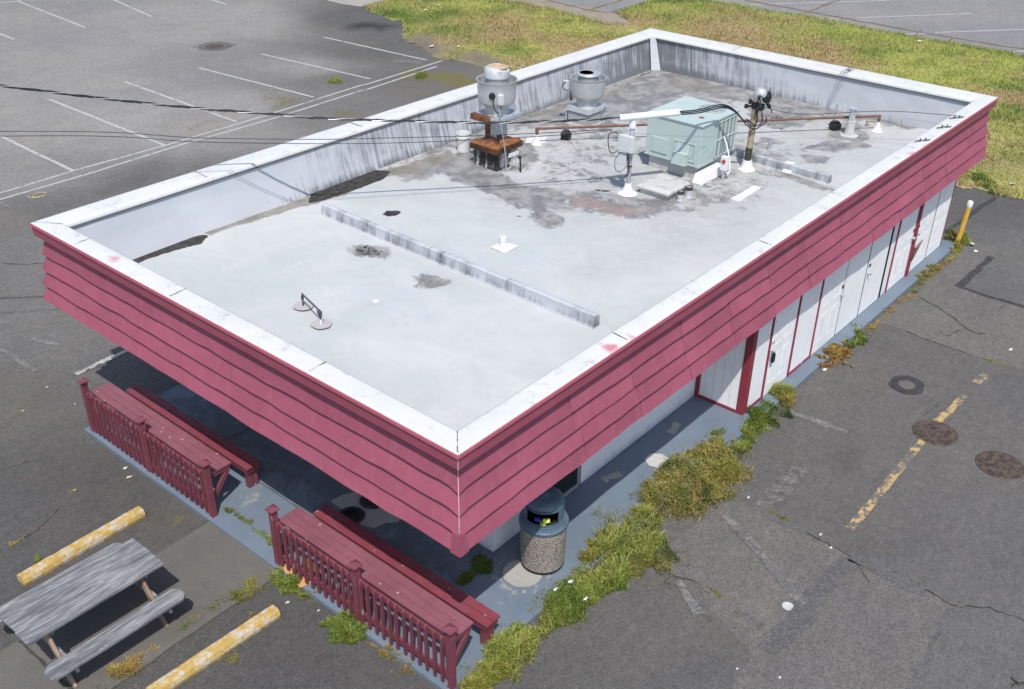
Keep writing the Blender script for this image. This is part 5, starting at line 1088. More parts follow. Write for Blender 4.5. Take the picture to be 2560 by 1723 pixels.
MB().tube(smooth_pts([(gl_[0], gl_[1], D), (gl_[0], gl_[1], D+.17), (gl_[0], gl_[1]-.01, D+.215), (gl_[0]-.02, gl_[1]-.05, D+.23), (gr_[0]+.02, gr_[1]+.07, D+.23), (gr_[0], gr_[1]+.01, D+.21), (gr_[0], gr_[1], D+.15), (gr_[0], gr_[1], D)], 5), .0125, 10).build('pipe', 'dark_pipe', gn, True)
MB().tube([(gr_[0]+.01, gr_[1]+.05, D+.225), (gr_[0], gr_[1]+.012, D+.205), (gr_[0], gr_[1], D+.14)], [.024, .036, .022], 12).build('elbow', 'dark_pipe', gn, True)
MB().tube([(gl_[0], gl_[1], D+.13), (gl_[0], gl_[1], D+.185)], .022, 10).build('coupling', 'dark_pipe', gn, True)
MB().tube([(gr_[0], gr_[1], D), (gr_[0], gr_[1], D+.10)], .024, 10).build('sleeve', 'white_pvc', gn, True)
for i, (x, y) in enumerate((gl_, gr_)):
    pp_ = [(x+.0+.15*math.cos(a*.4)*(1+.05*math.sin(a*1.3+i)), y+.15*math.sin(a*.4)*(1+.05*math.cos(a*2.1))) for a in range(16)]
    MB().sheet(pp_, D+.030).build('patch', 'patch_grey' if 'patch_grey' in M else 'hatch', gn)
sm = [[18.828,8.906]][0]
tag(MB().lathe([(.05, D-.01), (.035, D+.02), (.033, D+.17), (.02, D+.17)], sm[0], sm[1], 16).build('roof_stub', 'grey_pipe', None, True), 'little grey pipe stub alone on the stained roof right of the mast', 'pipe stub')
tp = [[21.583,8.01]][0]
m = MB(); m.tube([(tp[0], tp[1], D), (tp[0], tp[1], D+.12), (tp[0]+.08, tp[1]-.06, D+.12)], .03, 10); tag(m.build('roof_valve', 'pole_wood', None, True), 'low tan elbow pipe on the roof near the rusty pipe end', 'pipe')
dsx, dsy = 16.65, 8.74
ds = origin(thing('disconnect_switch', 'small white disconnect switch with a red handle on a post beside the green unit', 'switch box'), (dsx, dsy, D))
MB().box(dsx-.015, dsx+.015, dsy-.015, dsy+.015, D, D+.26).build('post', 'galv', ds)
MB().box(dsx-.05, dsx+.04, dsy-.075, dsy+.06, D+.20, D+.47).build('box', 'white_pvc', ds, False, .008)
MB().tube([(dsx-.05, dsy-.01, D+.38), (dsx-.068, dsy-.01, D+.38)], .036, 12).build('handle', 'red_handle' if 'red_handle' in M else 'trim_red', ds)
MB().tube(smooth_pts([(dsx, dsy-.03, D+.22), (dsx+.05, dsy-.08, D+.12), (dsx+.14, dsy-.04, D+.30), (dsx+.30, dsy+.15, D+.55), (dsx+.42, dsy+.30, D+.68)]), .013, 8).build('whip', 'white_pvc', ds, True)
bk = origin(thing('plastic_bucket', 'white plastic bucket standing on the roof beside the rusty exhaust duct', 'bucket'), (14.43, 13.45, D))
BX, BY = 14.46, 13.45
MB().lathe([(.125, D+.012), (.135, D+.30), (.150, D+.30), (.150, D+.325), (.140, D+.33), (.146, D+.37), (.152, D+.375), (.152, D+.395), (.140, D+.395), (.128, D+.30), (.118, D+.05), (.0, D+.05)], BX, BY, 30).build('bucket_body', 'bucket', bk, True)
MB().tube([(BX+.15*math.cos(a), BY+.15*math.sin(a), D+.31-.10*math.sin((a-1.2)/math.pi*math.pi*.999)) for a in [1.2+i*math.pi/14 for i in range(15)]], .004, 6).build('handle', 'iron', bk)

# ------------------------------------------------------------------ picket rail tables and benches on the slab
def children(o): return [c for c in COL.objects if c.parent == o]
def copy_tree(o, parent=None):
    c = o.copy(); COL.objects.link(c)
    if parent is not None: c.parent = parent
    for ch in children(o): copy_tree(ch, c)
    return c
def rail_table(y0, label):                                     # y0..y0+3.24 along the slab edge
    L = 3.24
    t = origin(thing('picket_rail_table', label, 'picnic counter', (6.03, y0, SZ), 0, 'maroon picket rail counters on the slab edge'), (6.03, y0+L/2, SZ))
    PX = 6.03
    for py in (y0, y0+L/2, y0+L):
        p = sub(MB().box(PX-.045, PX+.045, py-.045, py+.045, SZ, 1.0).build('post', 'bench', t, bevel=.005), t)
        c = MB(); c.loft([[(PX-q, py-q, z), (PX+q, py-q, z), (PX+q, py+q, z), (PX-q, py+q, z)] for q, z in ((.052, .985), (.058, 1.0), (.072, 1.002), (.072, 1.018), (.004, 1.055))]); c.build('post_cap', 'bench', p)
    for b in range(2):
        a0 = y0+b*L/2+.045; a1 = y0+(b+1)*L/2-.045
        for z in (.175, .72): MB().box(PX-.012, PX+.024, a0, a1, z, z+.085).build('rail', 'bench', t, bevel=.004)
        n_ = 12
        for i in range(n_):
            y = a0+(i+.55)*(a1-a0)/n_+random.uniform(-.005, .005); zt = .835+random.uniform(-.006, .012); tl = random.uniform(-.007, .007)
            m = MB(); w_ = .0175; x0, x1 = PX-.047, PX-.0125
            m.loft([[(x0+.018, y-w_, SZ+.02), (x1, y-w_, SZ+.045), (x1, y+w_, SZ+.045), (x0+.018, y+w_, SZ+.02)], [(x0, y-w_, SZ+.045), (x1, y-w_, SZ+.05), (x1, y+w_, SZ+.05), (x0, y+w_, SZ+.045)], [(x0, y+tl-w_, zt-.03), (x1, y+tl-w_, zt), (x1, y+tl+w_, zt), (x0, y+tl+w_, zt-.03)], [(x0+.016, y+tl-w_, zt-.002), (x1, y+tl-w_, zt+.004), (x1, y+tl+w_, zt+.004), (x0+.016, y+tl+w_, zt-.002)]])
            m.build('baluster', 'bench', t)
    e = .035
    bw = [(6.115, 6.228), (6.233, 6.346), (6.351, 6.470)]
    for i, (a, b) in enumerate(bw):
        MB().box(a, b, y0+e, y0+L+e+(0 if i else 0), .728, .765).build('table_board', 'bench_top', t, bevel=.006)
    for py in (y0+.07, y0+L/2, y0+L-.02):
        MB().box(PX+.05, 6.45, py-.02, py+.02, .655, .727).build('bearer', 'bench', t, bevel=.004)
        MB().bar((PX+.04, py-.0, .22), (6.42, py, .66), .038, .075).build('brace', 'bench', t, bevel=.004)
    return t
rail_table(10.66, 'maroon picket rail counter at the far left end of the slab')
rail_table(5.905, 'maroon picket rail counter nearest the trash can, cardboard caught under its pickets')
def seat_bench(y0, label):
    L = 3.26
    t = origin(thing('bench', label, 'bench', (6.85, y0, SZ), 0, 'long maroon benches behind the picket counters'), (6.85, y0+L/2, SZ))
    for i, (a, b) in enumerate(((6.715, 6.842), (6.850, 6.975))): MB().box(a, b, y0, y0+L, .44, .478).build('seat_board', 'bench_top' if False else 'bench_dark', t, bevel=.006)
    MB().box(6.73, 6.755, y0+.03, y0+L-.03, .355, .439).build('apron', 'bench', t, bevel=.004); MB().box(6.935, 6.96, y0+.03, y0+L-.03, .355, .439).build('apron', 'bench', t, bevel=.004); MB().box(6.756, 6.934, y0+.03, y0+.055, .355, .439).build('apron', 'bench', t)
    for y in (y0+.06, y0+L/2, y0+L-.15):
        for a, b in ((6.757, 6.845), (6.855, 6.933)):
            MB().box(a, b, y, y+.088, SZ, .438).build('leg', 'bench', t, bevel=.005)
    return t
seat_bench(10.71, 'long maroon bench under the far left roof corner'); seat_bench(5.95, 'long maroon bench between the trash can and its picket counter')

# ------------------------------------------------------------------ weathered picnic table
pt_ = origin(thing('picnic_table', 'weathered grey wooden picnic table with clipped bench ends on the asphalt', 'picnic table'), (3.73, 9.98, 0))
tx0, tx1 = 2.83, 4.645; yb_ = 9.615
for i in range(5):
    a = yb_+i*.1445; ex = random.uniform(-.008, .008)
    MB().box(tx0+ex, tx1+ex*.5, a, a+.1405, .702, .742).build('table_board', 'timber', pt_, bevel=.005)
def clipped(x0, x1, y0, y1, z0, z1, q=.07): return MB().prism([(x0+q, y0), (x1-q, y0), (x1, y0+q), (x1, y1-q), (x1-q, y1), (x0+q, y1), (x0, y1-q), (x0, y0+q)], z0, z1)
clipped(2.83, 4.65, 9.175, 9.435, .412, .45).build('seat', 'timber', pt_, bevel=.004); clipped(2.80, 4.63, 10.51, 10.77, .412, .45).build('seat', 'timber', pt_, bevel=.004)
for x in (3.10, 4.36):
    for s_ in (-1, 1):
        MB().bar((x, 9.975+s_*.16, .70), (x, 9.975+s_*.64, .005), .040, .092, (0, 1, 0)).build('leg', 'timber_brown', pt_, bevel=.003)
    MB().box(x+.022, x+.060, 9.20, 10.75, .32, .41).build('seat_bearer', 'timber', pt_, bevel=.003)
    MB().box(x+.022, x+.060, 9.66, 10.30, .62, .70).build('table_bearer', 'timber', pt_, bevel=.003)
MB().bar((3.12, 9.975, .40), (3.62, 9.975, .70), .038, .085).build('brace', 'timber', pt_); MB().bar((4.36, 9.975, .40), (3.88, 9.975, .70), .038, .085).build('brace', 'timber', pt_)

# ------------------------------------------------------------------ parking stops
def wheel_stop(p, q, label):
    L = (Vector(q)-Vector(p)).length; rz = math.atan2(q[1]-p[1], q[0]-p[0])
    R = []; n_ = 26
    for i in range(n_+1):
        u = L*i/n_; r_ = random.Random(i*7+int(p[1]*9))
        ring_ = []
        for y, z in ((-.095, 0), (-.10, .05), (-.080, .105), (-.050, .135), (.050, .135), (.080, .105), (.10, .05), (.095, 0)):
            ring_.append((u, y+r_.uniform(-.003, .003), max(0, z+(r_.uniform(-.004, .003) if z else 0))))
        R.append(ring_)
    o = MB().loft(R).build('parking_stop', 'stop', None, False, .004); o.location = (p[0], p[1], 0); o.rotation_euler = (0, 0, rz); tag(o, label, 'parking stop', 'yellow concrete parking stops')
wheel_stop((3.54, 11.485), (5.40, 11.535), 'flaking yellow parking stop beyond the picnic table'); wheel_stop((3.60, 8.52), (5.435, 8.475), 'flaking yellow parking stop cut by the bottom edge of the photo')

# ------------------------------------------------------------------ trash can
TX, TY = 8.445, 6.455
tc = origin(thing('trash_can', 'exposed aggregate trash can with a dark blue domed lid by the roof corner', 'trash can'), (TX, TY, SZ))
MB().lathe([(.29, SZ), (.305, SZ+.02), (.305, SZ+.03), (.29, SZ+.03)], TX, TY, 48).build('base_ring', 'black', tc, True)
MB().lathe([(.285, SZ+.03), (.302, SZ+.05), (.312, SZ+.30), (.318, SZ+.55), (.320, SZ+.70), (.308, SZ+.74), (.26, SZ+.74)], TX, TY, 56).build('body', 'aggregate', tc, True)
MB().lathe([(.300, SZ+.715), (.332, SZ+.705), (.338, SZ+.72), (.338, SZ+.755), (.325, SZ+.765), (.318, SZ+.79), (.300, SZ+.795), (.296, SZ+.825), (.276, SZ+.83), (.272, SZ+.85)], TX, TY, 56, False).build('lid_rim', 'lid', tc, True)
# dome with an opening facing the camera
phi0 = math.atan2(-TY, -TX)-.10; prof = [(.274, SZ+.835), (.272, SZ+.85), (.271, SZ+1.065), (.267, SZ+1.10), (.25, SZ+1.13), (.20, SZ+1.16), (.12, SZ+1.175), (.0, SZ+1.18)]
dm = MB(); seg = 48; V = []
for r_, z in prof:
    for k_ in range(seg): a = phi0+math.tau*k_/seg; V.append((TX+r_*math.cos(a), TY+r_*math.sin(a), z))
F = []
for i in range(len(prof)-1):
    for k_ in range(seg):
        kk = (k_+seg//2) % seg-seg//2
        if i == 1 and -7 <= kk < 7: continue
        F.append((i*seg+k_, i*seg+(k_+1) % seg, (i+1)*seg+(k_+1) % seg, (i+1)*seg+k_))
dm._a(V, F); dm = dm.build('lid_dome', 'lid', tc, True); sm_ = dm.modifiers.new('thick', 'SOLIDIFY'); sm_.thickness = .008; sm_.offset = -1
def cyl(r, da, z): a = phi0+da; return (TX+r*math.cos(a), TY+r*math.sin(a), z)
fm = MB(); A_ = 7*math.tau/48
for da0, da1, z0, z1 in ((-A_-.03, A_+.03, SZ+.842, SZ+.858), (-A_-.03, A_+.03, SZ+1.055, SZ+1.072)):
    fm.loft([[cyl(.266, da0+(da1-da0)*i/10, z0), cyl(.284, da0+(da1-da0)*i/10, z0), cyl(.284, da0+(da1-da0)*i/10, z1), cyl(.266, da0+(da1-da0)*i/10, z1)] for i in range(11)])
for s_ in (-1, 1): fm.loft([[cyl(.266, s_*A_-.03, z), cyl(.284, s_*A_-.03, z), cyl(.284, s_*A_+.03, z), cyl(.266, s_*A_+.03, z)] for z in (SZ+.859, SZ+1.054)])
fm.build('opening_frame', 'lid', tc, False)
MB().lathe([(.255, SZ+.78), (.255, SZ+1.0), (.01, SZ+1.01)], TX, TY, 32, False).build('liner', 'black', tc, True) if False else MB().lathe([(.27, SZ+.78), (.0, SZ+.78)], TX, TY, 24, False).build('liner', 'black', tc)
a0 = cyl(.225, -.42, SZ+.905); a1 = cyl(.235, .05, SZ+.905); a2 = cyl(.235, .44, SZ+.905)
tag(MB().tube([a1, Vector(a1).lerp(Vector(a2), .5), a2], [.030, .036, .030], 12).tube([(a1[0], a1[1], SZ+.80), (a1[0]+.001, a1[1], SZ+.87)], .04, 10).build('chip_packet', 'lime_pack', None, True), 'crumpled yellow green packet in the mouth of the trash can', 'packet')
tag(MB().tube([a0, Vector(a0).lerp(Vector(a1), .55)], [.032, .032], 14).tube([Vector(a0).lerp(Vector(a1), .55), Vector(a0).lerp(Vector(a1), .72), Vector(a0).lerp(Vector(a1), .9)], [.032, .016, .014], 14).build('drink_bottle', 'blue_pack', None, True), 'bottle with a blue label lying in the mouth of the trash can', 'bottle')

# ------------------------------------------------------------------ bollard, covers
bo = origin(thing('bollard', 'thin yellow steel bollard with a white top at the back corner of the slab', 'bollard'), (23.075, 5.94, 0))
MB().tube([(23.07, 5.94, -.02), (23.075, 5.88, .95)], .060, 20).build('post', 'yellow_post', bo, True)
MB().tube([(23.075, 5.882, .93), (23.075, 5.88, .955), (23.076, 5.875, 1.03), (23.076, 5.874, 1.06)], [.064, .066, .066, .05], 20).build('cap', 'white_flash', bo, True)
def cover(x, y, r, label, ring_mat='tar'):
    t = origin(thing('manhole_cover', label, 'manhole cover', (x, y, 0), 0, 'round covers in the asphalt'), (x, y, 0))
    pz = .0145
    MB().lathe([(r+.05, .004), (r+.04, pz), (r+.004, pz), (r+.004, .004)], x, y, 40).build('frame', 'iron', t)
    st_ = MB().lathe([(r, .004), (r, pz+.002), (0, pz+.002)], x, y, 40); q = .085
    for i in range(-5, 6):
        for j in range(-5, 6):
            cx_, cy_ = x+i*q, y+j*q
            if math.hypot(i*q, j*q) < r-.055:
                if (i+j) % 2: st_.box(cx_-.032, cx_+.032, cy_-.011, cy_+.011, pz-.004, pz+.009)
                else: st_.box(cx_-.011, cx_+.011, cy_-.032, cy_+.032, pz-.004, pz+.009)
    st_.build('lid', 'iron', t); return t
m1 = (15.21,3.49); m2 = (15.02,2.37)
cover(m1[0], m1[1], .32, 'iron manhole cover lying across the worn yellow line'); cover(m2[0], m2[1], .33, 'rust brown iron manhole cover beside the right edge of the photo')
mv = (16.34,4.43)
t = origin(thing('valve_cover', 'small round valve cover set in a dark ring of fresh tar', 'valve cover'), (mv[0], mv[1], 0))
rp = [(mv[0]+.33*math.cos(a*.3)*(1+.07*math.sin(a*1.1)), mv[1]+.30*math.sin(a*.3)*(1+.06*math.cos(a*1.7))) for a in range(21)]
MB().prism(rp, -.002, .0065).build('tar_ring', 'tar', t); MB().lathe([(.15, .002), (.148, .012), (.0, .013)], mv[0], mv[1], 28).build('lid', 'concrete', t)
mh = (21.96,32.93)
t = origin(thing('sunken_manhole', 'sunken dark manhole in a square cut patch of the parking lot', 'manhole'), (mh[0], mh[1], 0))
sq = [(21.40,33.49),(22.39,33.59),(22.66,32.58),(21.70,32.47)]
pr_ = MB(); pr_.ribbon(sq+sq[:1], .035, .0045, .03, .4, .2); pr_.build('cut_edge', 'tar', t)
MB().lathe([(.62, .0035), (.60, .0045), (.0, .0045)], mh[0], mh[1], 28).build('worn_ring', 'asphalt_old', t); MB().lathe([(.34, .004), (.33, .009), (.0, .007)], mh[0], mh[1], 28).build('lid', 'iron', t)
for i, (cx_, cy_) in enumerate([[7.779,9.162],[7.333,9.138]]):
    t = origin(thing('rubber_base', ('black round rubber base on the bare concrete, nearer the building', 'black round rubber base on the bare concrete, nearer the bench')[i], 'rubber base', (cx_, cy_, SZ), 0, 'black rubber bases on the shaded slab'), (cx_, cy_, SZ))
    MB().lathe([(.19, SZ+.005), (.20, SZ+.02), (.17, SZ+.05), (.10, SZ+.055), (.095, SZ+.03), (0, SZ+.03)], cx_, cy_, 28).build('base', 'black', t, True); MB().lathe([(.125, SZ+.054), (.12, SZ+.066), (.10, SZ+.066), (.098, SZ+.05)], cx_, cy_, 24, False).build('rim', 'black', t, True)

# ------------------------------------------------------------------ litter
def scrap(x, y, s, label, mat='paper', z=0.0, asp=.6, name='paper_scrap', crumple=.35, cat='litter'):
    r = random.Random(int(x*913+y*517)); n_ = 10; a0 = r.uniform(0, 6)
    top_ = []; c = (x, y, z+.006+s*crumple*.5)
    for i in range(n_):
        a = a0+math.tau*i/n_; q = s*(r.uniform(.35, .62) if i % 2 else r.uniform(.7, 1.1)); top_.append((x+q*math.cos(a), y+q*asp*math.sin(a), z+.004+s*crumple*r.random()*.6))
    m = MB(); V = [c]+top_; V2 = [(p[0], p[1], p[2]+.0025) for p in V]; F = [(0, i+1, (i+1) % n_+1) for i in range(n_)]
    m._a(V2, F); m._a(V, [f[::-1] for f in F]); m._a([p for p in top_]+[(p[0], p[1], p[2]+.0025) for p in top_], [(i, (i+1) % n_, n_+(i+1) % n_, n_+i) for i in range(n_)])
    return tag(m.build(name, mat), label, cat, 'litter scraps')
for k_, px, py, s, lab, mt, z in [[[8.283,5.84],0,0,0.085,'torn white paper nearest the trash can base at the weed edge','paper',0.16],[[8.055,5.918],0,0,0.065,'white paper with red print on the weeds below the trash can','paper',0.14],[[8.214,5.537],0,0,0.075,'white paper scrap out on the asphalt side of the weeds','paper',0.1],[[11.603,4.994],0,0,0.055,'cream coloured paper cup scrap beside the large weed clump','paper_cream',0.02],[[5.835,12.687],0,0,0.07,'white paper strip at the slab edge below the far picket counter','paper',0],[[5.755,12.446],0,0,0.075,'cream cardboard scrap below the far picket counter','paper_cream',0],[[5.829,8.101],0,0,0.035,'small white scrap between the parking stop end and the slab','paper',0],[[5.655,8.519],0,0,0.06,'broken white flakes on the asphalt near the parking stop end','paper',0],[[6.205,15.773],0,0,0.045,'white scrap on the asphalt left of the far picket post','paper',0],[[6.25,14.926],0,0,0.03,'tiny white scrap left of the far picket counter','paper',0],[[8.573,3.464],0,0,0.04,'white scrap on the bottom right asphalt, left one of two','paper',0],[[8.794,3.002],0,0,0.045,'white scrap on the bottom right asphalt, right one of two','paper',0],[[11.569,3.796],0,0,0.055,'white paint splash chip beside the cracked joint','paper',0],[[11.396,3.557],0,0,0.05,'second pale chip on the cracked joint nearer the bottom','paper',0.01],[[40.57,13.674],0,0,0.22,'pale paper blown onto the far grass strip','paper',0.12],[[27.207,26.862],0,0,0.2,'white bag on the bare soil beside the parking lot','paper',0.1],[[27.85,26.083],0,0,0.14,'round cream scrap on the bare soil right of the white bag','paper_cream',0.1],[[31.289,31.19],0,0,0.16,'pale scrap in the green grass, left of two near the top edge','paper',0.1],[[32.345,31.404],0,0,0.18,'pale scrap in the green grass, right of two near the top edge','paper',0.1],[[27.437,22.627],0,0,0.16,'white scrap in the grass just beyond the roof edge','paper',0.1],[[29.191,23.318],0,0,0.12,'cream scrap in the rough grass behind the roof','paper_cream',0.1],[[15.845,5.77],0,0,0.1,'white crushed cup beside the dry yellow weeds','paper',0.0],[[18.872,3.418],0,0,0.1,'pale spilled plaster patch at the right edge','paper',0.01],[[27.582,6.115],0,0,0.2,'round pale stone at the edge of the right grass','stone',0.05],[[23.164,5.617],0,0,0.15,'pale flat stone beside the yellow bollard','stone',0.02],[[22.878,5.446],0,0,0.14,'white crumbled scrap below the flat stone by the bollard','paper',0.01],[[5.036,12.778],0,0,0.05,'small orange leaf scrap on the asphalt above the yellow parking stop','cardboard',0.0],[[5.563,15.38],0,0,0.06,'dry tan leaf scrap far left of the picket counter','straw',0.0]]:
    scrap(k_[0], k_[1], s*.78, lab, mt, z, .6, 'stone' if mt == 'stone' else 'paper_scrap', .9 if mt == 'stone' else .35, 'stone' if mt == 'stone' else 'litter')
for x, y in [(9.66,6.66),(10.09,6.53),(10.28,6.50),(9.64,6.55),(9.93,6.35),(9.41,6.39)]: pass
cb_ = [(6.01,9.10),(6.11,9.04),(6.06,8.83),(6.00,8.81),(6.07,8.75),(6.06,8.65),(6.09,8.51),(5.90,8.55),(5.95,8.78),(5.93,8.83)]
m = MB(); m.prism(cb_, SZ+.004, SZ+.010); tag(m.build('cardboard_sheet', 'cardboard'), 'torn brown cardboard lying under the pickets beside the end post', 'cardboard')
ud = MB(); cs_ = [[6.1,8.704,0.406],[6.1,8.418,0.426],[6.1,8.29,0.336],[6.1,8.683,0.171]]
ud.loft([cs_, [(p[0]+.008, p[1], p[2]) for p in cs_]]); tag(ud.build('cardboard_sheet', 'cardboard'), 'upright brown cardboard panel leaning behind the pickets', 'cardboard')
ld = (9.96,3.49); t = MB().lathe([(.075, .001), (.078, .006), (.07, .010), (.055, .006), (.0, .006)], ld[0], ld[1], 28).build('cup_lid', 'clear_pack', None, True); tag(t, 'clear round plastic cup lid lying on the asphalt', 'cup lid')
tw = [(10.23,24.21),(10.29,24.05),(10.42,24.00),(10.60,24.04),(10.65,24.17),(10.54,24.26),(10.36,24.19),(10.32,24.06),(10.53,23.98)]
tag(MB().tube(smooth_pts([(p[0], p[1], .012+.004*(i % 2)) for i, p in enumerate(tw)], 5), .010, 6).build('twine_loop', 'straw', None, True), 'loop of pale twine lying on the parking lot', 'twine')
sk = [[27.152,23.192,0.05],[27.349,22.571,0.05]]
tag(MB().tube([sk[0], sk[1]], [.05, .035], 8).build('pale_log', 'straw', None, True), 'pale stick lying at the grass edge behind the rusty fan', 'stick')

# ------------------------------------------------------------------ weeds
WGRN = [(.07, .125, .026), (.135, .20, .038), (.22, .28, .055), (.34, .37, .10)]
WYEL = [(.15, .165, .036), (.28, .275, .058), (.37, .315, .085), (.42, .33, .13)]
WOLV = [(.10, .135, .045), (.19, .215, .06), (.30, .29, .085), (.40, .345, .13)]
WDRY = [(.22, .195, .06), (.36, .265, .085), (.46, .30, .10), (.40, .21, .08)]
def weeds(name, poly, n, h, wd, cols, lean=(.3, 1.3), z=.03, label=None, cat='weeds', s=1.6, stuff=True, group=None, seed=1, dens=None, jit=.40):
    if dens is None: dens = lambda x, y: np.clip((fbm(x, y, 3.6, seed+9)-.33)*3.2, .16, 1)
    poly = ragged(list(poly), .10, seed); n = int(n*1.25); P = scatter(poly, n, dens); P = np.concatenate([P, scatter(ragged(list(poly), .34, seed+1), max(6, n//14))]) if stuff else P; m = len(P); hh = (.35+1.1*fbm(P[:, 0], P[:, 1], 2.6, seed+3))*rng.uniform(h*.32, h*.98, m)
    sd_ = polysd(P[:, 0], P[:, 1], np.asarray(poly)); hh *= np.clip(.40+sd_*4, .3, 1)
    zz_ = np.where((P[:, 0] > SX0) & (P[:, 1] > SY0), SZ, 0.0)-.005
    off = (float(P[:, 0].mean()), float(P[:, 1].mean()), 0)
    o = blades(name, P, zz_, hh, rng.uniform(wd*.6, wd*1.3, m), rng.uniform(lean[0], lean[1], m), palette(P[:, 0], P[:, 1], cols, s, seed, jit), off=off, root_shade=.42); o.location = off
    if stuff: kind(o, 'stuff')
    if label: tag(o, label, cat, group)
    return o
def mat_weeds(name, poly, n, h, cols, label, seed=1, s=.018):      # low spreading plants: many tiny leaves on a few stems
    base_ = list(poly); poly = ragged(base_, .28, seed); P = scatter(poly, n, lambda x, y: np.clip((fbm(x, y, 2.6, seed+5)-.30)*2.6, .03, 1)*np.clip(.10+polysd(x, y, np.asarray(base_))*4.5, .06, 1)); m = len(P); sd_ = polysd(P[:, 0], P[:, 1], np.asarray(poly))
    top_ = h*np.clip(.2+sd_*3.2, .2, 1)*(.45+1.1*fbm(P[:, 0], P[:, 1], 3.2, seed)); z = top_*np.sqrt(rng.uniform(0, 1, m))+.008+np.where((P[:, 0] > SX0) & (P[:, 1] > SY0), SZ, 0)
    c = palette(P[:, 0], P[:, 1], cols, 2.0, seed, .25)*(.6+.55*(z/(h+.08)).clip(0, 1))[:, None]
    off = (float(P[:, 0].mean()), float(P[:, 1].mean()), 0)
    o = leaves(name, P, z, rng.uniform(s*.6, s*1.4, m), c, off=off); o.location = off; kind(o, 'stuff'); tag(o, label, 'weeds'); return o
STRIP1 = [(6.06,5.80),(6.26,5.89),(6.47,5.89),(6.61,5.85),(6.66,5.95),(6.83,6.00),(7.03,5.96),(7.14,5.98),(7.27,5.94),(7.40,5.83),(7.61,5.83),(7.80,5.88),(7.89,5.98),(8.03,6.00),(8.24,5.98),(8.43,5.92),(8.59,5.97),(8.75,5.88),(8.55,5.55),(8.22,5.49),(7.87,5.41),(7.59,5.49),(7.33,5.57),(7.17,5.49),(6.96,5.50),(6.79,5.46),(6.50,5.58),(6.29,5.50)]
STRIP2 = [(8.43,5.95),(8.91,6.10),(9.17,6.17),(9.34,6.11),(9.59,6.13),(9.84,6.07),(10.23,6.09),(10.37,6.02),(10.53,5.84),(10.48,5.65),(10.33,5.67),(10.05,5.60),(9.92,5.38),(9.50,5.36),(8.89,5.40),(8.67,5.38),(8.35,5.46),(8.13,5.72)]
BIG = [(10.39,6.16),(10.60,6.32),(10.84,6.39),(11.28,6.37),(11.65,6.40),(12.07,6.29),(12.67,6.14),(12.61,5.91),(12.74,5.82),(12.63,5.61),(12.40,5.54),(12.23,5.24),(11.89,5.20),(11.45,5.11),(10.98,5.20),(10.64,5.31),(10.42,5.49),(10.35,5.68),(10.32,5.99)]
LOW = [(9.35,6.12),(9.56,6.11),(9.78,5.62),(9.93,5.39),(9.83,5.02),(9.57,4.97),(9.34,5.05),(9.08,5.26),(8.90,5.40),(9.00,5.59),(9.08,5.92)]
weeds('weed_strip', STRIP1, 9000, .20, .013, WGRN[1:]+[WYEL[1]], (.3, 1.4), label='bright green grass strip along the slab edge by the maroon bench')
weeds('weed_strip', STRIP2, 6500, .22, .012, WGRN[1:]+WYEL[1:2], (.3, 1.2), label='taller green weeds along the slab edge below the trash can', seed=4)
mat_weeds('spreading_weed', BIG, 26000, .22, WOLV+WYEL[1:2], 'broad olive weed mass spilling from the slab onto the asphalt', 5, .016)
weeds('dry_weed', BIG, 2600, .24, .008, WYEL[1:]+WDRY[1:2], (.5, 1.5), label='straw coloured stalks in the broad olive weed mass', seed=8)
mat_weeds('spreading_weed', LOW, 11000, .17, WOLV+WYEL[1:2], 'low olive weed mat pushing onto the asphalt below the trash can', 12, .014)
mat_weeds('spreading_weed', STRIP1, 6000, .12, WOLV[1:]+WGRN[1:], 'low clover like leaves through the grass strip by the bench', 21, .012)
UP1 = [(12.43,5.89),(12.77,5.83),(13.21,5.93),(13.41,6.00),(13.72,5.95),(14.08,5.86),(13.41,5.70),(13.15,5.64),(12.70,5.58),(12.46,5.66)]
UP2 = [(13.41,6.00),(13.61,6.08),(13.90,6.12),(14.02,6.03),(14.17,5.91),(14.20,5.79),(14.01,5.67),(13.79,5.57),(13.46,5.66),(13.26,5.89)]
weeds('weed_strip', UP1, 2600, .16, .011, WGRN+WYEL[1:2], label='yellow green weeds at the slab edge below the vestibule', seed=14)
mat_weeds('spreading_weed', UP2, 7000, .22, WGRN[:3]+WOLV[:1], 'dark leafy weed clump at the vestibule corner', 15, .017)
weeds('weed_strip', [(14.44,6.19),(14.71,6.28),(14.83,6.15),(14.69,6.04),(14.78,5.86),(14.51,5.72),(14.19,5.71),(14.20,5.79),(14.39,5.95),(14.36,6.07)], 2600, .26, .009, [WGRN[2], WGRN[3], (.22, .25, .075), WYEL[2]], (.2, 1.1), label='feathery pale green grass tuft in front of the door with the lockbox', seed=16)
mat_weeds('dry_weed', [(16.07,6.04),(16.34,6.03),(16.64,6.04),(16.88,5.97),(16.74,5.73),(16.59,5.65),(16.31,5.68),(15.98,5.63),(15.84,5.74),(15.84,5.88)], 1500, .20, WDRY+WYEL[2:3], 'dry yellow orange leafy weed clump on the slab edge', 17, .042)
weeds('weed_strip', [(16.87,5.83),(17.49,5.89),(17.60,5.81),(17.27,5.64),(16.82,5.71)], 900, .20, .020, WGRN[1:], (.3, 1.2), label='green end of the dry weed clump on the slab edge', seed=18)
weeds('dry_weed', [(17.48,5.82),(18.43,5.81),(18.27,5.67),(17.83,5.78)], 700, .10, .010, WDRY[:3], label='low tan weeds along the slab edge after the dry clump', seed=19)
weeds('dry_weed', [(18.36,5.78),(19.24,5.82),(19.96,5.79),(19.81,5.59),(19.42,5.77),(18.44,5.69)], 1100, .09, .010, WDRY, label='thin brown weeds in the slab joint beyond the clump', seed=20)
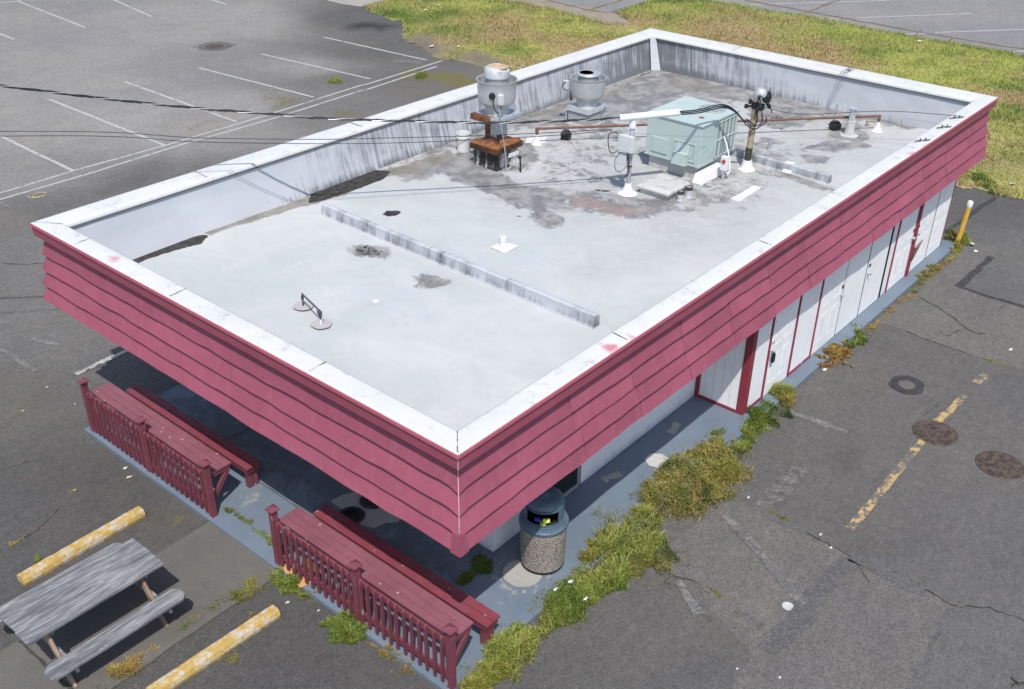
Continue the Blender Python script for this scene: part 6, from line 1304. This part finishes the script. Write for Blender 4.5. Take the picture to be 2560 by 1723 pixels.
weeds('weed_strip', [(19.87,5.78),(20.62,5.91),(20.80,5.81),(20.30,5.72),(19.91,5.63)], 500, .12, .012, WYEL[:3], label='small green tuft midway along the rear slab edge', seed=21)
weeds('dry_weed', [(20.78,5.84),(21.30,5.94),(21.94,5.87),(21.93,5.69),(21.25,5.65),(20.77,5.74)], 1300, .14, .011, WDRY, label='rusty brown weed clump near the far doors', seed=22)
weeds('weed_strip', [(21.76,5.77),(22.66,5.85),(23.03,5.80),(22.45,5.71),(21.96,5.67)], 900, .13, .012, WYEL[:3], label='yellow green weeds between the brown clump and the bollard', seed=23)
weeds('weed_strip', [(22.67,5.83),(23.36,6.07),(23.67,5.99),(23.40,5.78),(22.93,5.67),(22.67,5.71)], 1100, .28, .010, WYEL[:3]+WGRN[2:], (.2, .8), label='tall weeds round the foot of the yellow bollard', seed=24)
weeds('weed_strip', [(23.00,6.20),(23.27,6.28),(23.64,6.26),(23.60,6.18),(23.12,6.00)], 500, .2, .010, WOLV+WYEL[:2], (.3, 1.0), label='dull weeds behind the bollard at the building corner', seed=25)
weeds('weed_strip', [(4.35,9.16),(4.62,9.26),(4.90,9.20),(5.28,9.25),(5.60,9.25),(5.75,9.21),(5.50,8.95),(5.23,9.00),(4.87,9.15),(4.74,9.08),(4.46,9.08)], 3600, .12, .010, WYEL[:3]+WGRN[1:3], label='grass strip along the edge of the concrete walk', seed=26)
weeds('weed_strip', [(5.62,9.17),(5.91,9.21),(5.94,9.03),(5.97,8.77),(5.92,8.27),(5.83,8.43),(5.77,8.72),(5.71,9.02)], 2600, .15, .011, WGRN[1:]+WYEL[:2], label='green weeds at the slab corner below the cardboard', seed=27)
weeds('grass_tuft', [(5.65,7.90),(5.83,7.92),(5.97,7.80),(6.06,7.66),(6.01,7.50),(5.91,7.29),(5.75,7.35),(5.63,7.55),(5.66,7.74)], 2600, .20, .011, WGRN[1:]+WYEL[1:2], (.4, 1.4), label='round bright grass tuft against the middle picket post', seed=28, stuff=False, cat='grass tuft')
weeds('dry_weed', [(3.48,9.15),(3.66,9.24),(3.87,9.23),(4.03,9.17),(4.09,9.06),(3.84,9.04),(3.77,8.93),(3.61,9.03),(3.48,9.03)], 2300, .13, .012, WDRY[:3]+WGRN[1:2], label='reddish brown weed patch beside the picnic bench', seed=29)
weeds('weed_strip', [(3.22,9.12),(3.35,9.15),(3.45,9.11),(3.42,8.99),(3.25,8.98)], 700, .13, .011, WGRN[1:], label='green weeds at the bottom edge beside the walk', seed=30)
weeds('dry_weed', [(4.07,9.05),(4.33,9.14),(4.34,9.09),(4.15,9.03)], 350, .07, .010, WDRY[:3], label='thin dry weeds linking the walk edge strips', seed=31)
weeds('grass_tuft', [(7.70,7.12),(7.88,7.19),(8.00,7.13),(7.98,6.99),(7.83,6.92),(7.70,6.97)], 1500, .13, .010, WGRN[:3], (.5, 1.5), label='dark green tuft on the shaded slab, nearer the wall corner', seed=32, stuff=False, cat='grass tuft', group='tufts on the shaded slab')
weeds('grass_tuft', [(7.39,7.09),(7.54,7.15),(7.64,7.06),(7.51,6.95),(7.38,6.97),(7.33,7.02)], 1000, .12, .010, WGRN[:3]+WYEL[:1], (.5, 1.5), label='olive tuft on the shaded slab, nearer the bench', seed=33, stuff=False, cat='grass tuft', group='tufts on the shaded slab')
weeds('dry_weed', [(5.96,7.26),(5.97,7.12),(5.96,6.74),(5.96,6.51),(5.94,6.27),(5.87,6.24),(5.83,6.47),(5.87,6.84),(5.90,7.16)], 1100, .08, .009, WDRY[:3]+WYEL[:2], label='dry trailing weeds along the front slab edge', seed=34)
weeds('grass_tuft', [(3.84,11.82),(3.92,11.87),(3.97,11.77),(3.91,11.69)], 220, .12, .008, WGRN[2:], (.4, 1.2), label='small grass tuft at the end of the yellow parking stop', seed=35, stuff=False, cat='grass tuft')
weeds('grass_tuft', [(3.81,12.39),(3.92,12.42),(4.07,12.40),(3.97,12.26),(3.82,12.28)], 300, .08, .008, WOLV, (.4, 1.2), label='faint dull weeds left of the yellow parking stop', seed=36, stuff=False, cat='grass tuft')
weeds('grass_tuft', [(5.16,8.76),(5.24,8.78),(5.25,8.70),(5.18,8.67)], 160, .08, .007, WYEL[:3], label='tiny weed beside the near yellow parking stop', seed=37, stuff=False, cat='grass tuft')
weeds('grass_tuft', [(4.51,8.29),(4.60,8.35),(4.69,8.28),(4.60,8.19)], 280, .09, .008, WYEL[:3], label='small weed on the slab side of the near parking stop', seed=38, stuff=False, cat='grass tuft')
weeds('weed_strip', [(6.24,10.70),(6.33,10.60),(6.29,10.05),(6.25,9.53),(6.16,9.44),(6.23,9.97)], 900, .10, .009, WGRN[2:]+WYEL[:2], label='weeds in the joint between the walk and the slab', seed=39)
weeds('dry_weed', [(9.57,4.55),(9.59,4.43),(9.54,4.23),(9.46,4.23),(9.50,4.45)], 380, .07, .009, WDRY[:3]+WYEL[:1], label='rusty weeds in the cracked joint at the bottom right', seed=40)
weeds('weed_strip', [(18.25,3.71),(18.37,3.58),(18.32,3.31),(18.18,3.30),(18.16,3.57)], 420, .08, .009, WYEL[:3], label='small weeds in the joint at the right edge', seed=41)
weeds('weed_strip', [(11.47,4.74),(11.57,4.57),(11.55,4.10),(11.46,4.13),(11.47,4.47)], 380, .06, .008, WYEL[:2]+WOLV[:2], label='sparse moss like weeds along the cracked joint', seed=42)
weeds('weed_strip', [(12.60,6.25),(12.82,6.27),(12.81,6.08),(12.60,5.99)], 260, .22, .008, WGRN[2:], (.2, .8), label='lone weed standing on the slab below the vestibule', seed=43)
weeds('weed_strip', [(9.59,6.42),(9.97,6.57),(9.87,6.33),(10.09,6.32),(10.00,6.18),(9.58,6.12),(9.45,6.19)], 120, .32, .007, WGRN[2:]+WYEL[2:3], (.3, .8), label='sparse seed stalks over the slab edge by the trash can', seed=44)
weeds('weed_strip', [(21.67,26.29),(22.08,26.60),(22.29,26.37),(21.99,25.95),(21.72,26.03)], 500, .09, .014, WGRN[2:], label='lone green tuft on the parking lot near the double line', seed=45)
weeds('weed_strip', [(24.55,25.11),(24.91,24.86),(24.24,24.20),(23.92,24.41)], 600, .08, .016, WGRN[1:]+WYEL[:1], label='small weeds at the end of the double line', seed=46)
weeds('weed_strip', [(27.47,7.24),(28.02,7.15),(27.55,6.50),(26.55,6.18),(27.04,6.74)], 900, .16, .016, WGRN[:3], label='dark green weeds at the asphalt edge near the back corner', seed=47)

for o in list(bpy.data.objects):
    if '_o' in o: del o['_o']
